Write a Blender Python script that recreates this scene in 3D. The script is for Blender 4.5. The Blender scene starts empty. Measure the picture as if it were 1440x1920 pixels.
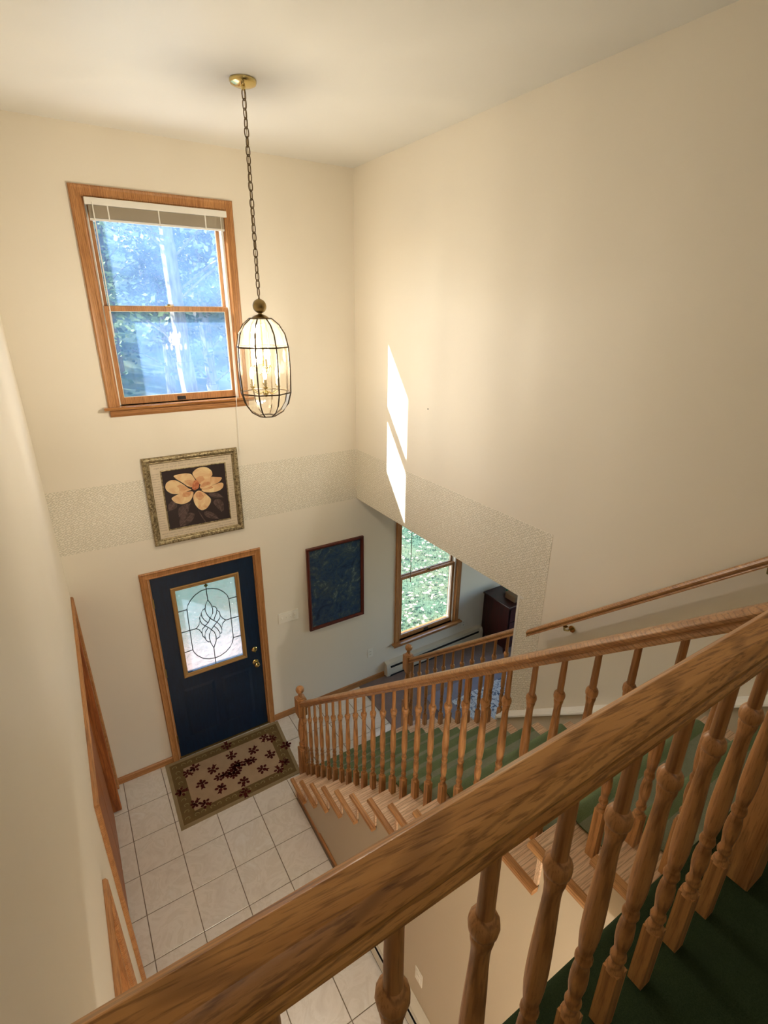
import bpy, bmesh, math, random
from mathutils import Vector, Matrix, noise
random.seed(7)
SC = bpy.context.scene
COL = SC.collection

# ------------------------------------------------------------------ camera
CX, CY, CZ = -2.4212, -4.36, 4.2301
YAW, PITCH, ROLL, FPX = 0.5639, -0.3766, 0.0104, 961.157
def cam_axes():
    f = Vector((math.sin(YAW)*math.cos(PITCH), math.cos(YAW)*math.cos(PITCH), math.sin(PITCH)))
    r = Vector((math.cos(YAW), -math.sin(YAW), 0)); u = r.cross(f)
    c, s = math.cos(ROLL), math.sin(ROLL)
    return c*r+s*u, -s*r+c*u, f
cd = bpy.data.cameras.new('camera'); cam = bpy.data.objects.new('camera', cd); COL.objects.link(cam)
r_, u_, f_ = cam_axes()
m = Matrix((r_, u_, -f_)).transposed().to_4x4(); m.translation = (CX, CY, CZ)
cam.matrix_world = m
cd.sensor_fit = 'HORIZONTAL'; cd.sensor_width = 36; cd.lens = 36*FPX/1440; cd.clip_start = 0.02; cd.clip_end = 300
SC.camera = cam

# ------------------------------------------------------------------ light
w = bpy.data.worlds.new('world'); SC.world = w; w.use_nodes = True
nt = w.node_tree; nt.nodes.clear()
sky = nt.nodes.new('ShaderNodeTexSky'); sky.sky_type = 'NISHITA'; sky.sun_disc = False
sky.sun_elevation = math.radians(30); sky.sun_rotation = math.radians(-63); sky.air_density = 1.0; sky.dust_density = 0.6
bg = nt.nodes.new('ShaderNodeBackground'); bg.inputs[1].default_value = 0.75
wo = nt.nodes.new('ShaderNodeOutputWorld')
nt.links.new(sky.outputs[0], bg.inputs[0]); nt.links.new(bg.outputs[0], wo.inputs[0])
sl = bpy.data.lights.new('sun', 'SUN'); so = bpy.data.objects.new('sun', sl); COL.objects.link(so)
so.rotation_euler = Vector((1.0, -0.5, -0.662)).to_track_quat('-Z', 'Y').to_euler()
sl.energy = 19.0; sl.angle = math.radians(0.53); sl.color = (1.0, 0.98, 0.95)
CHANDELIER_W = 60.0      # watts of the point lamp inside the chandelier
HALL_FILL_W = 6.0            # unseen fill lamp added upstairs behind the viewpoint
LOWER_FILL_W = 75.0           # unseen fill lamp added under the landing
SC.view_settings.view_transform = 'Standard'; SC.view_settings.look = 'None'
SC.view_settings.exposure = 0.25; SC.view_settings.gamma = 1.0; SC.view_settings.use_curve_mapping = False
SC.cycles.max_bounces = 8; SC.cycles.diffuse_bounces = 4; SC.cycles.transparent_max_bounces = 18
SC.cycles.glossy_bounces = 5; SC.cycles.transmission_bounces = 8; SC.cycles.sample_clamp_indirect = 4.0
SC.cycles.caustics_reflective = False; SC.cycles.caustics_refractive = False; SC.cycles.blur_glossy = 1.0
SC.cycles.use_denoising = True; SC.cycles.use_adaptive_sampling = True; SC.cycles.adaptive_threshold = 0.025

# ------------------------------------------------------------------ materials
def srgb(r, g, b):
    f = lambda c: (c/255)/12.92 if c/255 <= 0.04045 else ((c/255+0.055)/1.055)**2.4
    return (f(r), f(g), f(b), 1.0)
def mat(name, col, rough=0.5, metal=0.0, spec=0.5):
    m = bpy.data.materials.new(name); m.use_nodes = True
    b = m.node_tree.nodes['Principled BSDF']
    b.inputs['Base Color'].default_value = col; b.inputs['Roughness'].default_value = rough
    b.inputs['Metallic'].default_value = metal; b.inputs['Specular IOR Level'].default_value = spec
    return m
def N(m, t): return m.node_tree.nodes.new(t)
def LK(m, a, b): m.node_tree.links.new(a, b)
def BS(m): return m.node_tree.nodes['Principled BSDF']
def ramp(m, fac, stops):
    r = N(m, 'ShaderNodeValToRGB'); e = r.color_ramp.elements
    while len(e) > 1: e.remove(e[0])
    e[0].position, e[0].color = stops[0]
    for p, c in stops[1:]:
        k = e.new(p); k.color = c
    LK(m, fac, r.inputs[0]); return r.outputs[0]
def coords(m, scale=(1, 1, 1), rot=(0, 0, 0), kind='Object'):
    tc = N(m, 'ShaderNodeTexCoord'); mp = N(m, 'ShaderNodeMapping')
    mp.inputs['Scale'].default_value = scale; mp.inputs['Rotation'].default_value = rot
    LK(m, tc.outputs[kind], mp.inputs[0]); return mp.outputs[0]
def noise_n(m, vec, scale, detail=4, rough=0.55, dist=0.0):
    n = N(m, 'ShaderNodeTexNoise'); n.inputs['Scale'].default_value = scale; n.inputs['Detail'].default_value = detail
    n.inputs['Roughness'].default_value = rough; n.inputs['Distortion'].default_value = dist
    LK(m, vec, n.inputs['Vector']); return n.outputs['Fac']
def bump(m, h, strength=0.3, dist=0.01):
    b = N(m, 'ShaderNodeBump'); b.inputs['Strength'].default_value = strength; b.inputs['Distance'].default_value = dist
    LK(m, h, b.inputs['Height']); LK(m, b.outputs[0], BS(m).inputs['Normal'])
def mixc(m, fac, a, b, mode='MIX'):
    x = N(m, 'ShaderNodeMix'); x.data_type = 'RGBA'; x.blend_type = mode
    for s, v in ((0, fac), (6, a), (7, b)):
        if isinstance(v, (int, float, tuple)): x.inputs[s].default_value = v
        else: LK(m, v, x.inputs[s])
    return x.outputs[2]

def wood(name, light, dark, axis='X', rough=0.38, fine=1.0, coarse=1.0, skew=0.0, streak=0.6, deep=0.5, el=0.06):
    """oak: long grain along AXIS, dark pore streaks, cathedral bands"""
    m = mat(name, light, rough)
    st = {'X': (el, 1, 1), 'Y': (1, el, 1), 'Z': (1, 1, el)}[axis]
    rot = {'X': (0, 0, skew), 'Y': (0, 0, skew), 'Z': (skew, 0, 0)}[axis]
    v0 = coords(m, (1, 1, 1), (skew*0.6, skew*0.6 if axis != 'Y' else 0, skew)); mp2 = N(m, 'ShaderNodeMapping'); mp2.inputs['Scale'].default_value = st; LK(m, v0, mp2.inputs[0]); v = mp2.outputs[0]
    band = noise_n(m, v, 22*coarse, 3, 0.5, 1.2)
    pore = noise_n(m, v, 260*fine, 3, 0.6)
    wv = N(m, 'ShaderNodeTexWave'); wv.wave_type = 'RINGS'; wv.rings_direction = axis
    wv.inputs['Scale'].default_value = 26*coarse; wv.inputs['Distortion'].default_value = 9; wv.inputs['Detail'].default_value = 2
    wv.inputs['Detail Scale'].default_value = 0.7
    LK(m, v, wv.inputs['Vector'])
    c1 = ramp(m, band, [(0.3, dark), (0.72, light)])
    c2 = ramp(m, wv.outputs['Fac'], [(0.0, (0.42, 0.36, 0.30, 1)), (0.22, (1, 1, 1, 1))])
    c3 = ramp(m, pore, [(0.36, (deep*1.05, deep*0.9, deep*0.78, 1)), (0.5, (1, 1, 1, 1))])
    c = mixc(m, 0.55, c1, c2, 'MULTIPLY'); c = mixc(m, streak, c, c3, 'MULTIPLY')
    LK(m, c, BS(m).inputs['Base Color']); bump(m, pore, 0.12, 0.002)
    return m
OAKL, OAKD = srgb(216, 162, 106), srgb(176, 122, 72)
oak_x, oak_y, oak_z = (wood('oak_'+a.lower(), OAKL, OAKD, a) for a in 'XYZ')
rail_x = wood('oak_rail_x', srgb(226, 168, 102), srgb(186, 128, 68), 'X', 0.34, 1.0, 0.9, 0.10, 0.8, 0.42, 0.022)
rail_y = wood('oak_rail_y', srgb(200, 152, 102), srgb(166, 118, 74), 'Y', 0.36)
trim_x, trim_y, trim_z = (wood('oak_trim_'+a.lower(), srgb(204, 148, 92), srgb(168, 112, 62), a, 0.42) for a in 'XYZ')
dark_z = wood('stained_door', srgb(188, 112, 52), srgb(148, 80, 32), 'Z', 0.45)
maroon = wood('mahogany', srgb(70, 22, 18), srgb(40, 12, 10), 'Z', 0.35)
redframe = wood('cherry_frame', srgb(112, 48, 30), srgb(76, 28, 18), 'Z', 0.4)
tread_x = wood('oak_tread', srgb(246, 216, 184), srgb(222, 184, 148), 'X', 0.36)

def plaster(name, col, rough=0.62):
    m = mat(name, col, rough); v = coords(m)
    n1 = noise_n(m, v, 1.3, 3); n2 = noise_n(m, v, 380, 2)
    c = mixc(m, n1, tuple(x*0.965 for x in col[:3])+(1,), tuple(min(1, x*1.03) for x in col[:3])+(1,))
    LK(m, c, BS(m).inputs['Base Color']); bump(m, n2, 0.06, 0.002); return m
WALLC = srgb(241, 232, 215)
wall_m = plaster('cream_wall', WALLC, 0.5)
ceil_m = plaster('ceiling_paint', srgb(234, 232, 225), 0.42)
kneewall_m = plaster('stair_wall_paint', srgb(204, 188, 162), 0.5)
white_m = mat('white_trim', srgb(236, 232, 222), 0.4)
vinyl_m = mat('vinyl_track', srgb(240, 238, 230), 0.35)

def wallpaper():
    m = mat('basket_weave_paper', srgb(228, 220, 200), 0.55)
    tc = N(m, 'ShaderNodeTexCoord'); sx = N(m, 'ShaderNodeSeparateXYZ'); LK(m, tc.outputs['Object'], sx.inputs[0])
    ad = N(m, 'ShaderNodeMath'); LK(m, sx.outputs[0], ad.inputs[0]); LK(m, sx.outputs[1], ad.inputs[1])
    cb = N(m, 'ShaderNodeCombineXYZ'); LK(m, ad.outputs[0], cb.inputs[0]); LK(m, sx.outputs[2], cb.inputs[1])
    outs = []
    for ang in (0.62, -0.62):
        mp = N(m, 'ShaderNodeMapping'); mp.inputs['Rotation'].default_value = (0, 0, ang); LK(m, cb.outputs[0], mp.inputs[0])
        b = N(m, 'ShaderNodeTexBrick'); b.inputs['Scale'].default_value = 20; b.inputs['Mortar Size'].default_value = 0.05
        b.inputs['Mortar Smooth'].default_value = 0.4; b.inputs['Brick Width'].default_value = 0.8; b.inputs['Row Height'].default_value = 0.30
        b.inputs['Color1'].default_value = srgb(248, 241, 226); b.inputs['Color2'].default_value = srgb(238, 229, 211); b.inputs['Mortar'].default_value = srgb(208, 200, 178)
        LK(m, mp.outputs[0], b.inputs['Vector']); outs.append(b)
    ck = N(m, 'ShaderNodeTexChecker'); ck.inputs['Scale'].default_value = 33; LK(m, cb.outputs[0], ck.inputs['Vector'])
    c0 = mixc(m, ck.outputs['Fac'], outs[0].outputs['Color'], outs[1].outputs['Color'])
    n = noise_n(m, cb.outputs[0], 70, 2)
    c = mixc(m, ramp(m, n, [(0.55, (0, 0, 0, 1)), (0.70, (1, 1, 1, 1))]), c0, srgb(220, 214, 198))
    LK(m, c, BS(m).inputs['Base Color']); bump(m, outs[0].outputs['Fac'], 0.15, 0.002); return m
paper_m = wallpaper()

def tile_mat():
    m = mat('ceramic_tile', srgb(222, 214, 204), 0.22)
    tc = N(m, 'ShaderNodeTexCoord'); oi = N(m, 'ShaderNodeObjectInfo')
    ad = N(m, 'ShaderNodeVectorMath'); ad.operation = 'MULTIPLY_ADD'; LK(m, oi.outputs['Random'], ad.inputs[0]); ad.inputs[1].default_value = (7, 11, 5)
    LK(m, tc.outputs['Object'], ad.inputs[2])
    n1 = noise_n(m, ad.outputs[0], 5, 6, 0.6, 1.5); n2 = noise_n(m, ad.outputs[0], 90, 3)
    c = ramp(m, n1, [(0.3, srgb(226, 218, 208)), (0.5, srgb(240, 234, 226)), (0.56, srgb(230, 223, 213)), (0.7, srgb(242, 238, 232))])
    LK(m, c, BS(m).inputs['Base Color']); bump(m, n1, 0.15, 0.004); return m
tile_m = tile_mat()
grout_m = mat('grout', srgb(128, 114, 96), 0.9)

def carpet(name, a, b, scale=900, st=0.22):
    m = mat(name, a, 0.95, spec=0.15); v = coords(m)
    n = noise_n(m, v, scale, 2, 0.7); n2 = noise_n(m, v, 9, 3)
    c = mixc(m, ramp(m, n, [(0.35, (0, 0, 0, 1)), (0.65, (1, 1, 1, 1))]), a, b)
    c = mixc(m, mixc(m, 0.0, n2, n2), c, tuple(x*0.8 for x in a[:3])+(1,))
    LK(m, c, BS(m).inputs['Base Color']); bump(m, n, st, 0.006)
    BS(m).inputs['Sheen Weight'].default_value = 0.05; BS(m).inputs['Sheen Tint'].default_value = b
    return m
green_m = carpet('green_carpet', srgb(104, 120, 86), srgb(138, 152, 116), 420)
lit_tread_m = carpet('lit_tread_carpet', srgb(134, 140, 118), srgb(166, 170, 148), 420)  # lighter copy of the runner green, carries painted light on the treads
landing_dim_m = carpet('landing_carpet_dimmed', srgb(40, 54, 32), srgb(60, 74, 48), 420)  # runner's green darkened, painting the landing's dim light into the carpet
mauve_m = carpet('mauve_carpet', srgb(132, 116, 112), srgb(156, 140, 136), 400)

brass_m = mat('polished_brass', srgb(210, 190, 130), 0.16, 1.0)
antique_m = mat('antique_brass', srgb(150, 128, 84), 0.3, 1.0)
came_m = mat('dark_came', srgb(66, 52, 34), 0.45, 0.7)
chain_m = mat('bronze_chain', srgb(112, 92, 62), 0.4, 0.9)
door_blue = mat('navy_paint', srgb(10, 38, 66), 0.38)
v_ = coords(door_blue, (1, 1, 0.15)); n_ = noise_n(door_blue, v_, 60, 4)
LK(door_blue, ramp(door_blue, n_, [(0.3, srgb(4, 28, 54)), (0.8, srgb(9, 40, 70))]), BS(door_blue).inputs['Base Color'])
plate_m = mat('switch_plate', srgb(250, 244, 230), 0.3)
heater_m = mat('heater_enamel', srgb(216, 208, 190), 0.4)
black_m = mat('dark_slot', srgb(24, 20, 18), 0.7)
goldframe = mat('antique_silver_gold', srgb(150, 136, 102), 0.38, 0.6)
v_ = coords(goldframe); n_ = noise_n(goldframe, v_, 55, 4)
LK(goldframe, ramp(goldframe, n_, [(0.35, srgb(104, 88, 60)), (0.6, srgb(176, 160, 124))]), BS(goldframe).inputs['Base Color']); bump(goldframe, n_, 0.5, 0.006)
goldleaf = mat('carved_highlight', srgb(214, 200, 166), 0.3, 0.6)

def glass(name, tint=(1, 1, 1, 1), dust=0.0, dustcol=(1, 1, 1, 1), refl=1.0, wavy=0.0, translucent=0.0, tcol=(1, 1, 1, 1), rough=0.02):
    m = bpy.data.materials.new(name); m.use_nodes = True; nt = m.node_tree; nt.nodes.clear()
    out = N(m, 'ShaderNodeOutputMaterial'); tr = N(m, 'ShaderNodeBsdfTransparent'); tr.inputs[0].default_value = tint
    gl = N(m, 'ShaderNodeBsdfGlossy'); gl.inputs['Roughness'].default_value = rough
    fr = N(m, 'ShaderNodeLayerWeight'); pw = N(m, 'ShaderNodeMath'); pw.operation = 'POWER'; pw.inputs[1].default_value = 5; LK(m, fr.outputs['Facing'], pw.inputs[0])
    mu = N(m, 'ShaderNodeMath'); mu.operation = 'MULTIPLY_ADD'; mu.inputs[1].default_value = 0.9*min(refl, 1); mu.inputs[2].default_value = 0.04*refl; LK(m, pw.outputs[0], mu.inputs[0])
    mx = N(m, 'ShaderNodeMixShader'); LK(m, mu.outputs[0], mx.inputs[0]); LK(m, tr.outputs[0], mx.inputs[1]); LK(m, gl.outputs[0], mx.inputs[2])
    last = mx.outputs[0]
    if wavy:
        v = coords(m); n = noise_n(m, v, 14, 3, 0.6, 2.0); b = N(m, 'ShaderNodeBump'); b.inputs['Strength'].default_value = wavy; b.inputs['Distance'].default_value = 0.02
        LK(m, n, b.inputs['Height'])
        LK(m, b.outputs[0], gl.inputs['Normal'])
        rf = N(m, 'ShaderNodeBsdfRefraction'); rf.inputs['IOR'].default_value = 1.25; rf.inputs['Roughness'].default_value = 0.08; rf.inputs['Color'].default_value = tint
        LK(m, b.outputs[0], rf.inputs['Normal'])
        m3 = N(m, 'ShaderNodeMixShader'); m3.inputs[0].default_value = 0.75; LK(m, tr.outputs[0], m3.inputs[1]); LK(m, rf.outputs[0], m3.inputs[2])
        LK(m, m3.outputs[0], mx.inputs[1])
    if dust:
        df = N(m, 'ShaderNodeBsdfTranslucent'); df.inputs[0].default_value = dustcol
        v = coords(m); n = noise_n(m, v, 3, 5); mm = N(m, 'ShaderNodeMath'); mm.operation = 'MULTIPLY'; mm.inputs[1].default_value = dust*2; LK(m, n, mm.inputs[0])
        m2 = N(m, 'ShaderNodeMixShader'); LK(m, mm.outputs[0], m2.inputs[0]); LK(m, last, m2.inputs[1]); LK(m, df.outputs[0], m2.inputs[2]); last = m2.outputs[0]
    if translucent:
        df = N(m, 'ShaderNodeBsdfTranslucent'); df.inputs[0].default_value = tcol
        d2 = N(m, 'ShaderNodeBsdfDiffuse'); d2.inputs[0].default_value = tcol
        mxx = N(m, 'ShaderNodeMixShader'); mxx.inputs[0].default_value = 0.5; LK(m, df.outputs[0], mxx.inputs[1]); LK(m, d2.outputs[0], mxx.inputs[2])
        m2 = N(m, 'ShaderNodeMixShader'); m2.inputs[0].default_value = translucent; LK(m, last, m2.inputs[1]); LK(m, mxx.outputs[0], m2.inputs[2]); last = m2.outputs[0]
    LK(m, last, out.inputs[0]); return m
pane_m = glass('window_glass', (0.97, 0.99, 1, 1), dust=0.13, dustcol=(0.33, 0.55, 1.0, 1))
pane2_m = glass('clean_window_glass', (0.97, 0.99, 1, 1), dust=0.02, dustcol=(0.6, 0.8, 1.0, 1))
leaded_m = glass('textured_door_glass', (0.66, 0.72, 0.80, 1), dust=0.10, dustcol=(0.7, 0.85, 1.0, 1), wavy=0.7)
bevel_m = glass('bevelled_clear_glass', (0.90, 0.95, 0.98, 1), dust=0.25, dustcol=(0.8, 0.9, 0.95, 1), wavy=1.0)
lampglass = glass('lantern_glass', (1.0, 0.97, 0.90, 1), refl=1.6, translucent=0.004, tcol=(1, 0.88, 0.66, 1), rough=0.05)
lampdome = glass('lantern_dome_glass', (1.0, 0.95, 0.84, 1), refl=1.6, translucent=0.06, tcol=(1, 0.86, 0.62, 1), rough=0.08)
lampedge = glass('lantern_bevel_glass', (1.0, 0.97, 0.90, 1), refl=2.0, translucent=0.025, tcol=(1, 0.93, 0.76, 1), rough=0.1)

def emis(name, col, s):
    m = bpy.data.materials.new(name); m.use_nodes = True; nt = m.node_tree; nt.nodes.clear()
    o = N(m, 'ShaderNodeOutputMaterial'); e = N(m, 'ShaderNodeEmission'); e.inputs[0].default_value = col; e.inputs[1].default_value = s
    LK(m, e.outputs[0], o.inputs[0]); return m
bulb_m = emis('lit_bulb', (1.0, 0.82, 0.52, 1), 14)

# ------------------------------------------------------------------ mesh helpers
class MB:
    def __init__(s): s.v = []; s.f = []; s.m = []
    def add(s, vs, fs, mi=0):
        o = len(s.v); s.v += [tuple(x) for x in vs]; s.f += [tuple(o+i for i in f) for f in fs]; s.m += [mi]*len(fs); return s
    def box(s, x0, x1, y0, y1, z0, z1, mi=0):
        x0, x1 = sorted((x0, x1)); y0, y1 = sorted((y0, y1)); z0, z1 = sorted((z0, z1))
        return s.add([(x0,y0,z0),(x1,y0,z0),(x1,y1,z0),(x0,y1,z0),(x0,y0,z1),(x1,y0,z1),(x1,y1,z1),(x0,y1,z1)],
              [(0,3,2,1),(4,5,6,7),(0,1,5,4),(1,2,6,5),(2,3,7,6),(3,0,4,7)], mi)
    def lathe(s, prof, n=16, c=(0, 0, 0), mi=0, cap=True):
        vs = [(c[0]+r*math.cos(2*math.pi*k/n), c[1]+r*math.sin(2*math.pi*k/n), c[2]+z) for r, z in prof for k in range(n)]
        fs = [(i*n+k, i*n+(k+1) % n, (i+1)*n+(k+1) % n, (i+1)*n+k) for i in range(len(prof)-1) for k in range(n)]
        if cap: fs += [tuple(range(n-1, -1, -1)), tuple((len(prof)-1)*n+k for k in range(n))]
        return s.add(vs, fs, mi)
    def tube(s, pts, r, n=6, mi=0, closed=False):
        P = [Vector(p) for p in pts]; rings = []; L = len(P)
        for i, p in enumerate(P):
            a = P[(i-1) % L] if (closed or i > 0) else P[i]; b = P[(i+1) % L] if (closed or i < L-1) else P[i]
            t = (b-a).normalized() if (b-a).length > 1e-9 else Vector((0, 0, 1))
            h = Vector((0, 0, 1)) if abs(t.z) < 0.9 else Vector((1, 0, 0))
            u = t.cross(h).normalized(); w = t.cross(u)
            rings.append([p+r*(math.cos(2*math.pi*k/n)*u+math.sin(2*math.pi*k/n)*w) for k in range(n)])
        vs = [q for g in rings for q in g]; m_ = L if closed else L-1
        fs = [(i*n+k, i*n+(k+1) % n, ((i+1) % L)*n+(k+1) % n, ((i+1) % L)*n+k) for i in range(m_) for k in range(n)]
        if not closed: fs += [tuple(range(n-1, -1, -1)), tuple((L-1)*n+k for k in range(n))]
        return s.add(vs, fs, mi)
    def sweep(s, prof, p0, p1, lat, up=(0, 0, 1), mi=0):
        """closed profile [(a,b)] carried from p0 to p1; a along LAT, b along UP"""
        p0, p1, lat, up = Vector(p0), Vector(p1), Vector(lat), Vector(up); n = len(prof)
        vs = [p+lat*a+up*b for p in (p0, p1) for a, b in prof]
        fs = [(k, (k+1) % n, n+(k+1) % n, n+k) for k in range(n)]+[tuple(range(n-1, -1, -1)), tuple(range(n, 2*n))]
        return s.add(vs, fs, mi)
    def poly(s, pts, n, d, mi=0):
        """flat polygon pts given thickness d along n"""
        n = Vector(n)*d; L = len(pts); vs = [Vector(p) for p in pts]+[Vector(p)+n for p in pts]
        return s.add(vs, [tuple(range(L-1, -1, -1)), tuple(range(L, 2*L))]+[(k, (k+1) % L, L+(k+1) % L, L+k) for k in range(L)], mi)
    def build(s, name, mats, parent=None, smooth=False, bevel=0, seg=1, at=(0, 0, 0)):
        me = bpy.data.meshes.new(name)
        base = parent_world(parent) if parent else Vector((0, 0, 0))
        base = base+Vector(at)
        me.from_pydata([tuple(Vector(v)-base) for v in s.v], [], s.f); me.validate()
        bm = bmesh.new(); bm.from_mesh(me)
        bmesh.ops.recalc_face_normals(bm, faces=bm.faces); bm.to_mesh(me); bm.free()
        mats = mats if isinstance(mats, (list, tuple)) else [mats]
        for m in mats: me.materials.append(m)
        if len(mats) > 1 and len(me.polygons) == len(s.m):
            for p, i in zip(me.polygons, s.m): p.material_index = i
        o = bpy.data.objects.new(name, me); COL.objects.link(o)
        if parent: o.parent = parent
        o.location = Vector(at)
        if smooth:
            for p in me.polygons: p.use_smooth = True
            try: me.set_sharp_from_angle(angle=math.radians(22 if name == 'handrail' else 38))
            except Exception: pass
        if bevel:
            b = o.modifiers.new('bevel', 'BEVEL'); b.width = bevel; b.segments = seg; b.limit_method = 'ANGLE'; b.angle_limit = math.radians(40)
        return o
def parent_world(o):
    p = Vector((0, 0, 0))
    while o is not None: p += o.location; o = o.parent
    return p
def tag(o, label=None, cat=None, group=None, kind=None):
    for k, v in (('label', label), ('category', cat), ('group', group), ('kind', kind)):
        if v: o[k] = v
    return o
def thing(name, label, cat, loc=(0, 0, 0), group=None):
    o = bpy.data.objects.new(name, None); COL.objects.link(o); o.location = loc; o.empty_display_size = 0.05
    return tag(o, label, cat, group)
def struct_empty(name, loc=(0, 0, 0)):
    o = bpy.data.objects.new(name, None); COL.objects.link(o); o.location = loc; o.empty_display_size = 0.05
    return tag(o, kind='structure')
def struct(name, mb, mats, **k): return tag(mb.build(name, mats, **k), kind='structure')
def copy_part(src, parent, loc, name=None):
    c = src.copy(); COL.objects.link(c); c.parent = parent; c.location = loc; return c

def wall_cells(axis, a, b, u0, u1, z0, z1, holes):
    """wall slab; axis 'y': normal y, u = x;  axis 'x': normal x, u = y"""
    us = sorted({u0, u1, *[h[0] for h in holes], *[h[1] for h in holes]}); zs = sorted({z0, z1, *[h[2] for h in holes], *[h[3] for h in holes]})
    us = [u for u in us if u0 <= u <= u1]; zs = [z for z in zs if z0 <= z <= z1]
    solid = {}
    for i in range(len(us)-1):
        for j in range(len(zs)-1):
            uc, zc = (us[i]+us[i+1])/2, (zs[j]+zs[j+1])/2
            solid[i, j] = not any(h[0] < uc < h[1] and h[2] < zc < h[3] for h in holes)
    mb = MB(); P = (lambda u, t, z: (u, t, z)) if axis == 'y' else (lambda u, t, z: (t, u, z))
    for (i, j), s in solid.items():
        if not s: continue
        A, B, C, D = us[i], us[i+1], zs[j], zs[j+1]
        for t in (a, b): mb.add([P(A, t, C), P(B, t, C), P(B, t, D), P(A, t, D)], [(0, 1, 2, 3)])
        for di, dj, q in ((-1, 0, [(A, C), (A, D)]), (1, 0, [(B, C), (B, D)]), (0, -1, [(A, C), (B, C)]), (0, 1, [(A, D), (B, D)])):
            if not solid.get((i+di, j+dj), False):
                (p, r), (p2, r2) = q
                mb.add([P(p, a, r), P(p2, a, r2), P(p2, b, r2), P(p, b, r)], [(0, 1, 2, 3)])
    return mb
def weld(o, d=1e-4):
    bm = bmesh.new(); bm.from_mesh(o.data); bmesh.ops.remove_doubles(bm, verts=bm.verts, dist=d)
    bmesh.ops.recalc_face_normals(bm, faces=bm.faces); bm.to_mesh(o.data); bm.free(); return o

# ------------------------------------------------------------------ shell dimensions
XL, H, F = -2.6385, 5.31, 2.82
HZ, JY = 2.412, -2.265
XE, YS = 4.7, -7.0
# floor
fl = struct_empty('floor')
fb = MB().box(XL-0.9, 0.0, YS, 0.0, -0.11, -0.004).build('grout_bed', grout_m, fl)
lf = MB().box(0.0, XE, -4.6, 0.0, -0.10, 0.006).build('carpet', mauve_m, fl)
S, TX, TY = 0.3357, -2.5835, -0.3532
tile_meshes = {}
def tile(x0, x1, y0, y1):
    g = 0.0028; x0 += g; x1 -= g; y0 += g; y1 -= g
    if x1-x0 < 0.02 or y1-y0 < 0.02: return
    cx, cy, hx, hy = (x0+x1)/2, (y0+y1)/2, (x1-x0)/2, (y1-y0)/2
    key = (round(hx, 4), round(hy, 4))
    if key not in tile_meshes:
        b = 0.002; mb = MB()
        vs = [(-hx,-hy,-0.008),(hx,-hy,-0.008),(hx,hy,-0.008),(-hx,hy,-0.008),(-hx,-hy,-b),(hx,-hy,-b),(hx,hy,-b),(-hx,hy,-b),
              (-hx+b,-hy+b,0),(hx-b,-hy+b,0),(hx-b,hy-b,0),(-hx+b,hy-b,0)]
        mb.add(vs, [(0,1,5,4),(1,2,6,5),(2,3,7,6),(3,0,4,7),(4,5,9,8),(5,6,10,9),(6,7,11,10),(7,4,8,11),(8,9,10,11)])
        o = mb.build('tile', tile_m, fl, at=(cx, cy, 0)) if False else None
        me = bpy.data.meshes.new('tile'); me.from_pydata(vs, [], mb.f); me.materials.append(tile_m); tile_meshes[key] = me
    o = bpy.data.objects.new('tile', tile_meshes[key]); COL.objects.link(o); o.parent = fl; o.location = (cx, cy, 0)
xs = [XL-0.12]+[TX+i*S for i in range(0, 8)]; xs = [x for x in xs if x < -0.03]+[0.0]
ys = [0.0]+[TY-j*S for j in range(0, 14)]
for i in range(len(xs)-1):
    for j in range(len(ys)-1):
        x0, x1, y1, y0 = xs[i], xs[i+1], ys[j], ys[j+1]
        if x0 > -1.25 and y1 < -1.3: continue            # under the staircase
        if x0 < -1.24 < x1 and y1 < -1.0: x1 = -1.225
        tile(x0, x1, y0, y1)
# ceilings and upper floor
struct('ceiling', MB().box(XL-0.9, 0.12, YS, 0.14, H, H+0.1), ceil_m)
slab = struct_empty('floor_upper')
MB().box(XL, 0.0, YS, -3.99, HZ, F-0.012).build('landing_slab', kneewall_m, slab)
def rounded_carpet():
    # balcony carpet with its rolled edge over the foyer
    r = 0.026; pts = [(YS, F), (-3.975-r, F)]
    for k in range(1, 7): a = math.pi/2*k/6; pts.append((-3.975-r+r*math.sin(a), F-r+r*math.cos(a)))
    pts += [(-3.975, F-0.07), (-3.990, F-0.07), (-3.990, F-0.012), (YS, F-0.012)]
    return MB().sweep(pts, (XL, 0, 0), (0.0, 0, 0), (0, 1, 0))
rounded_carpet().build('carpet', landing_dim_m, slab, smooth=True)

# walls
win1 = (-2.045, -1.115, 3.53, 4.905); fd = (-2.062, -1.126, 0.0, 2.055); win2 = (0.57, 1.43, 0.43, 2.10)
wb = weld(struct('wall_back', wall_cells('y', 0.0, 0.14, XL-0.9, XE+0.12, -0.1, H, [win1, (fd[0], fd[1], 0.0, fd[3]), win2]), wall_m))
wr = weld(struct('wall_right', wall_cells('x', 0.0, 0.12, YS, 0.0, -0.1, H, [(JY, 0.0, 0.0, HZ)]), wall_m))
wl = weld(struct('wall_left', wall_cells('x', XL-0.1, XL, YS, 0.0, -0.1, H, [(-2.13, -0.06, -0.1, 1.995), (-3.50, -2.64, -0.1, 1.995)]), wall_m))
struct('wall_front', MB().box(XL-0.9, 0.12, YS-0.1, YS, -0.1, H), wall_m)
struct('wall_closet', MB().box(XL-0.78, XL-0.70, YS, 0.0, 0, 2.4).box(XL-0.70, XL-0.1, -2.34, -2.28, 0, 2.4).box(XL-0.78, XL-0.1, YS, 0.0, 2.3, 2.4), wall_m)
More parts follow.
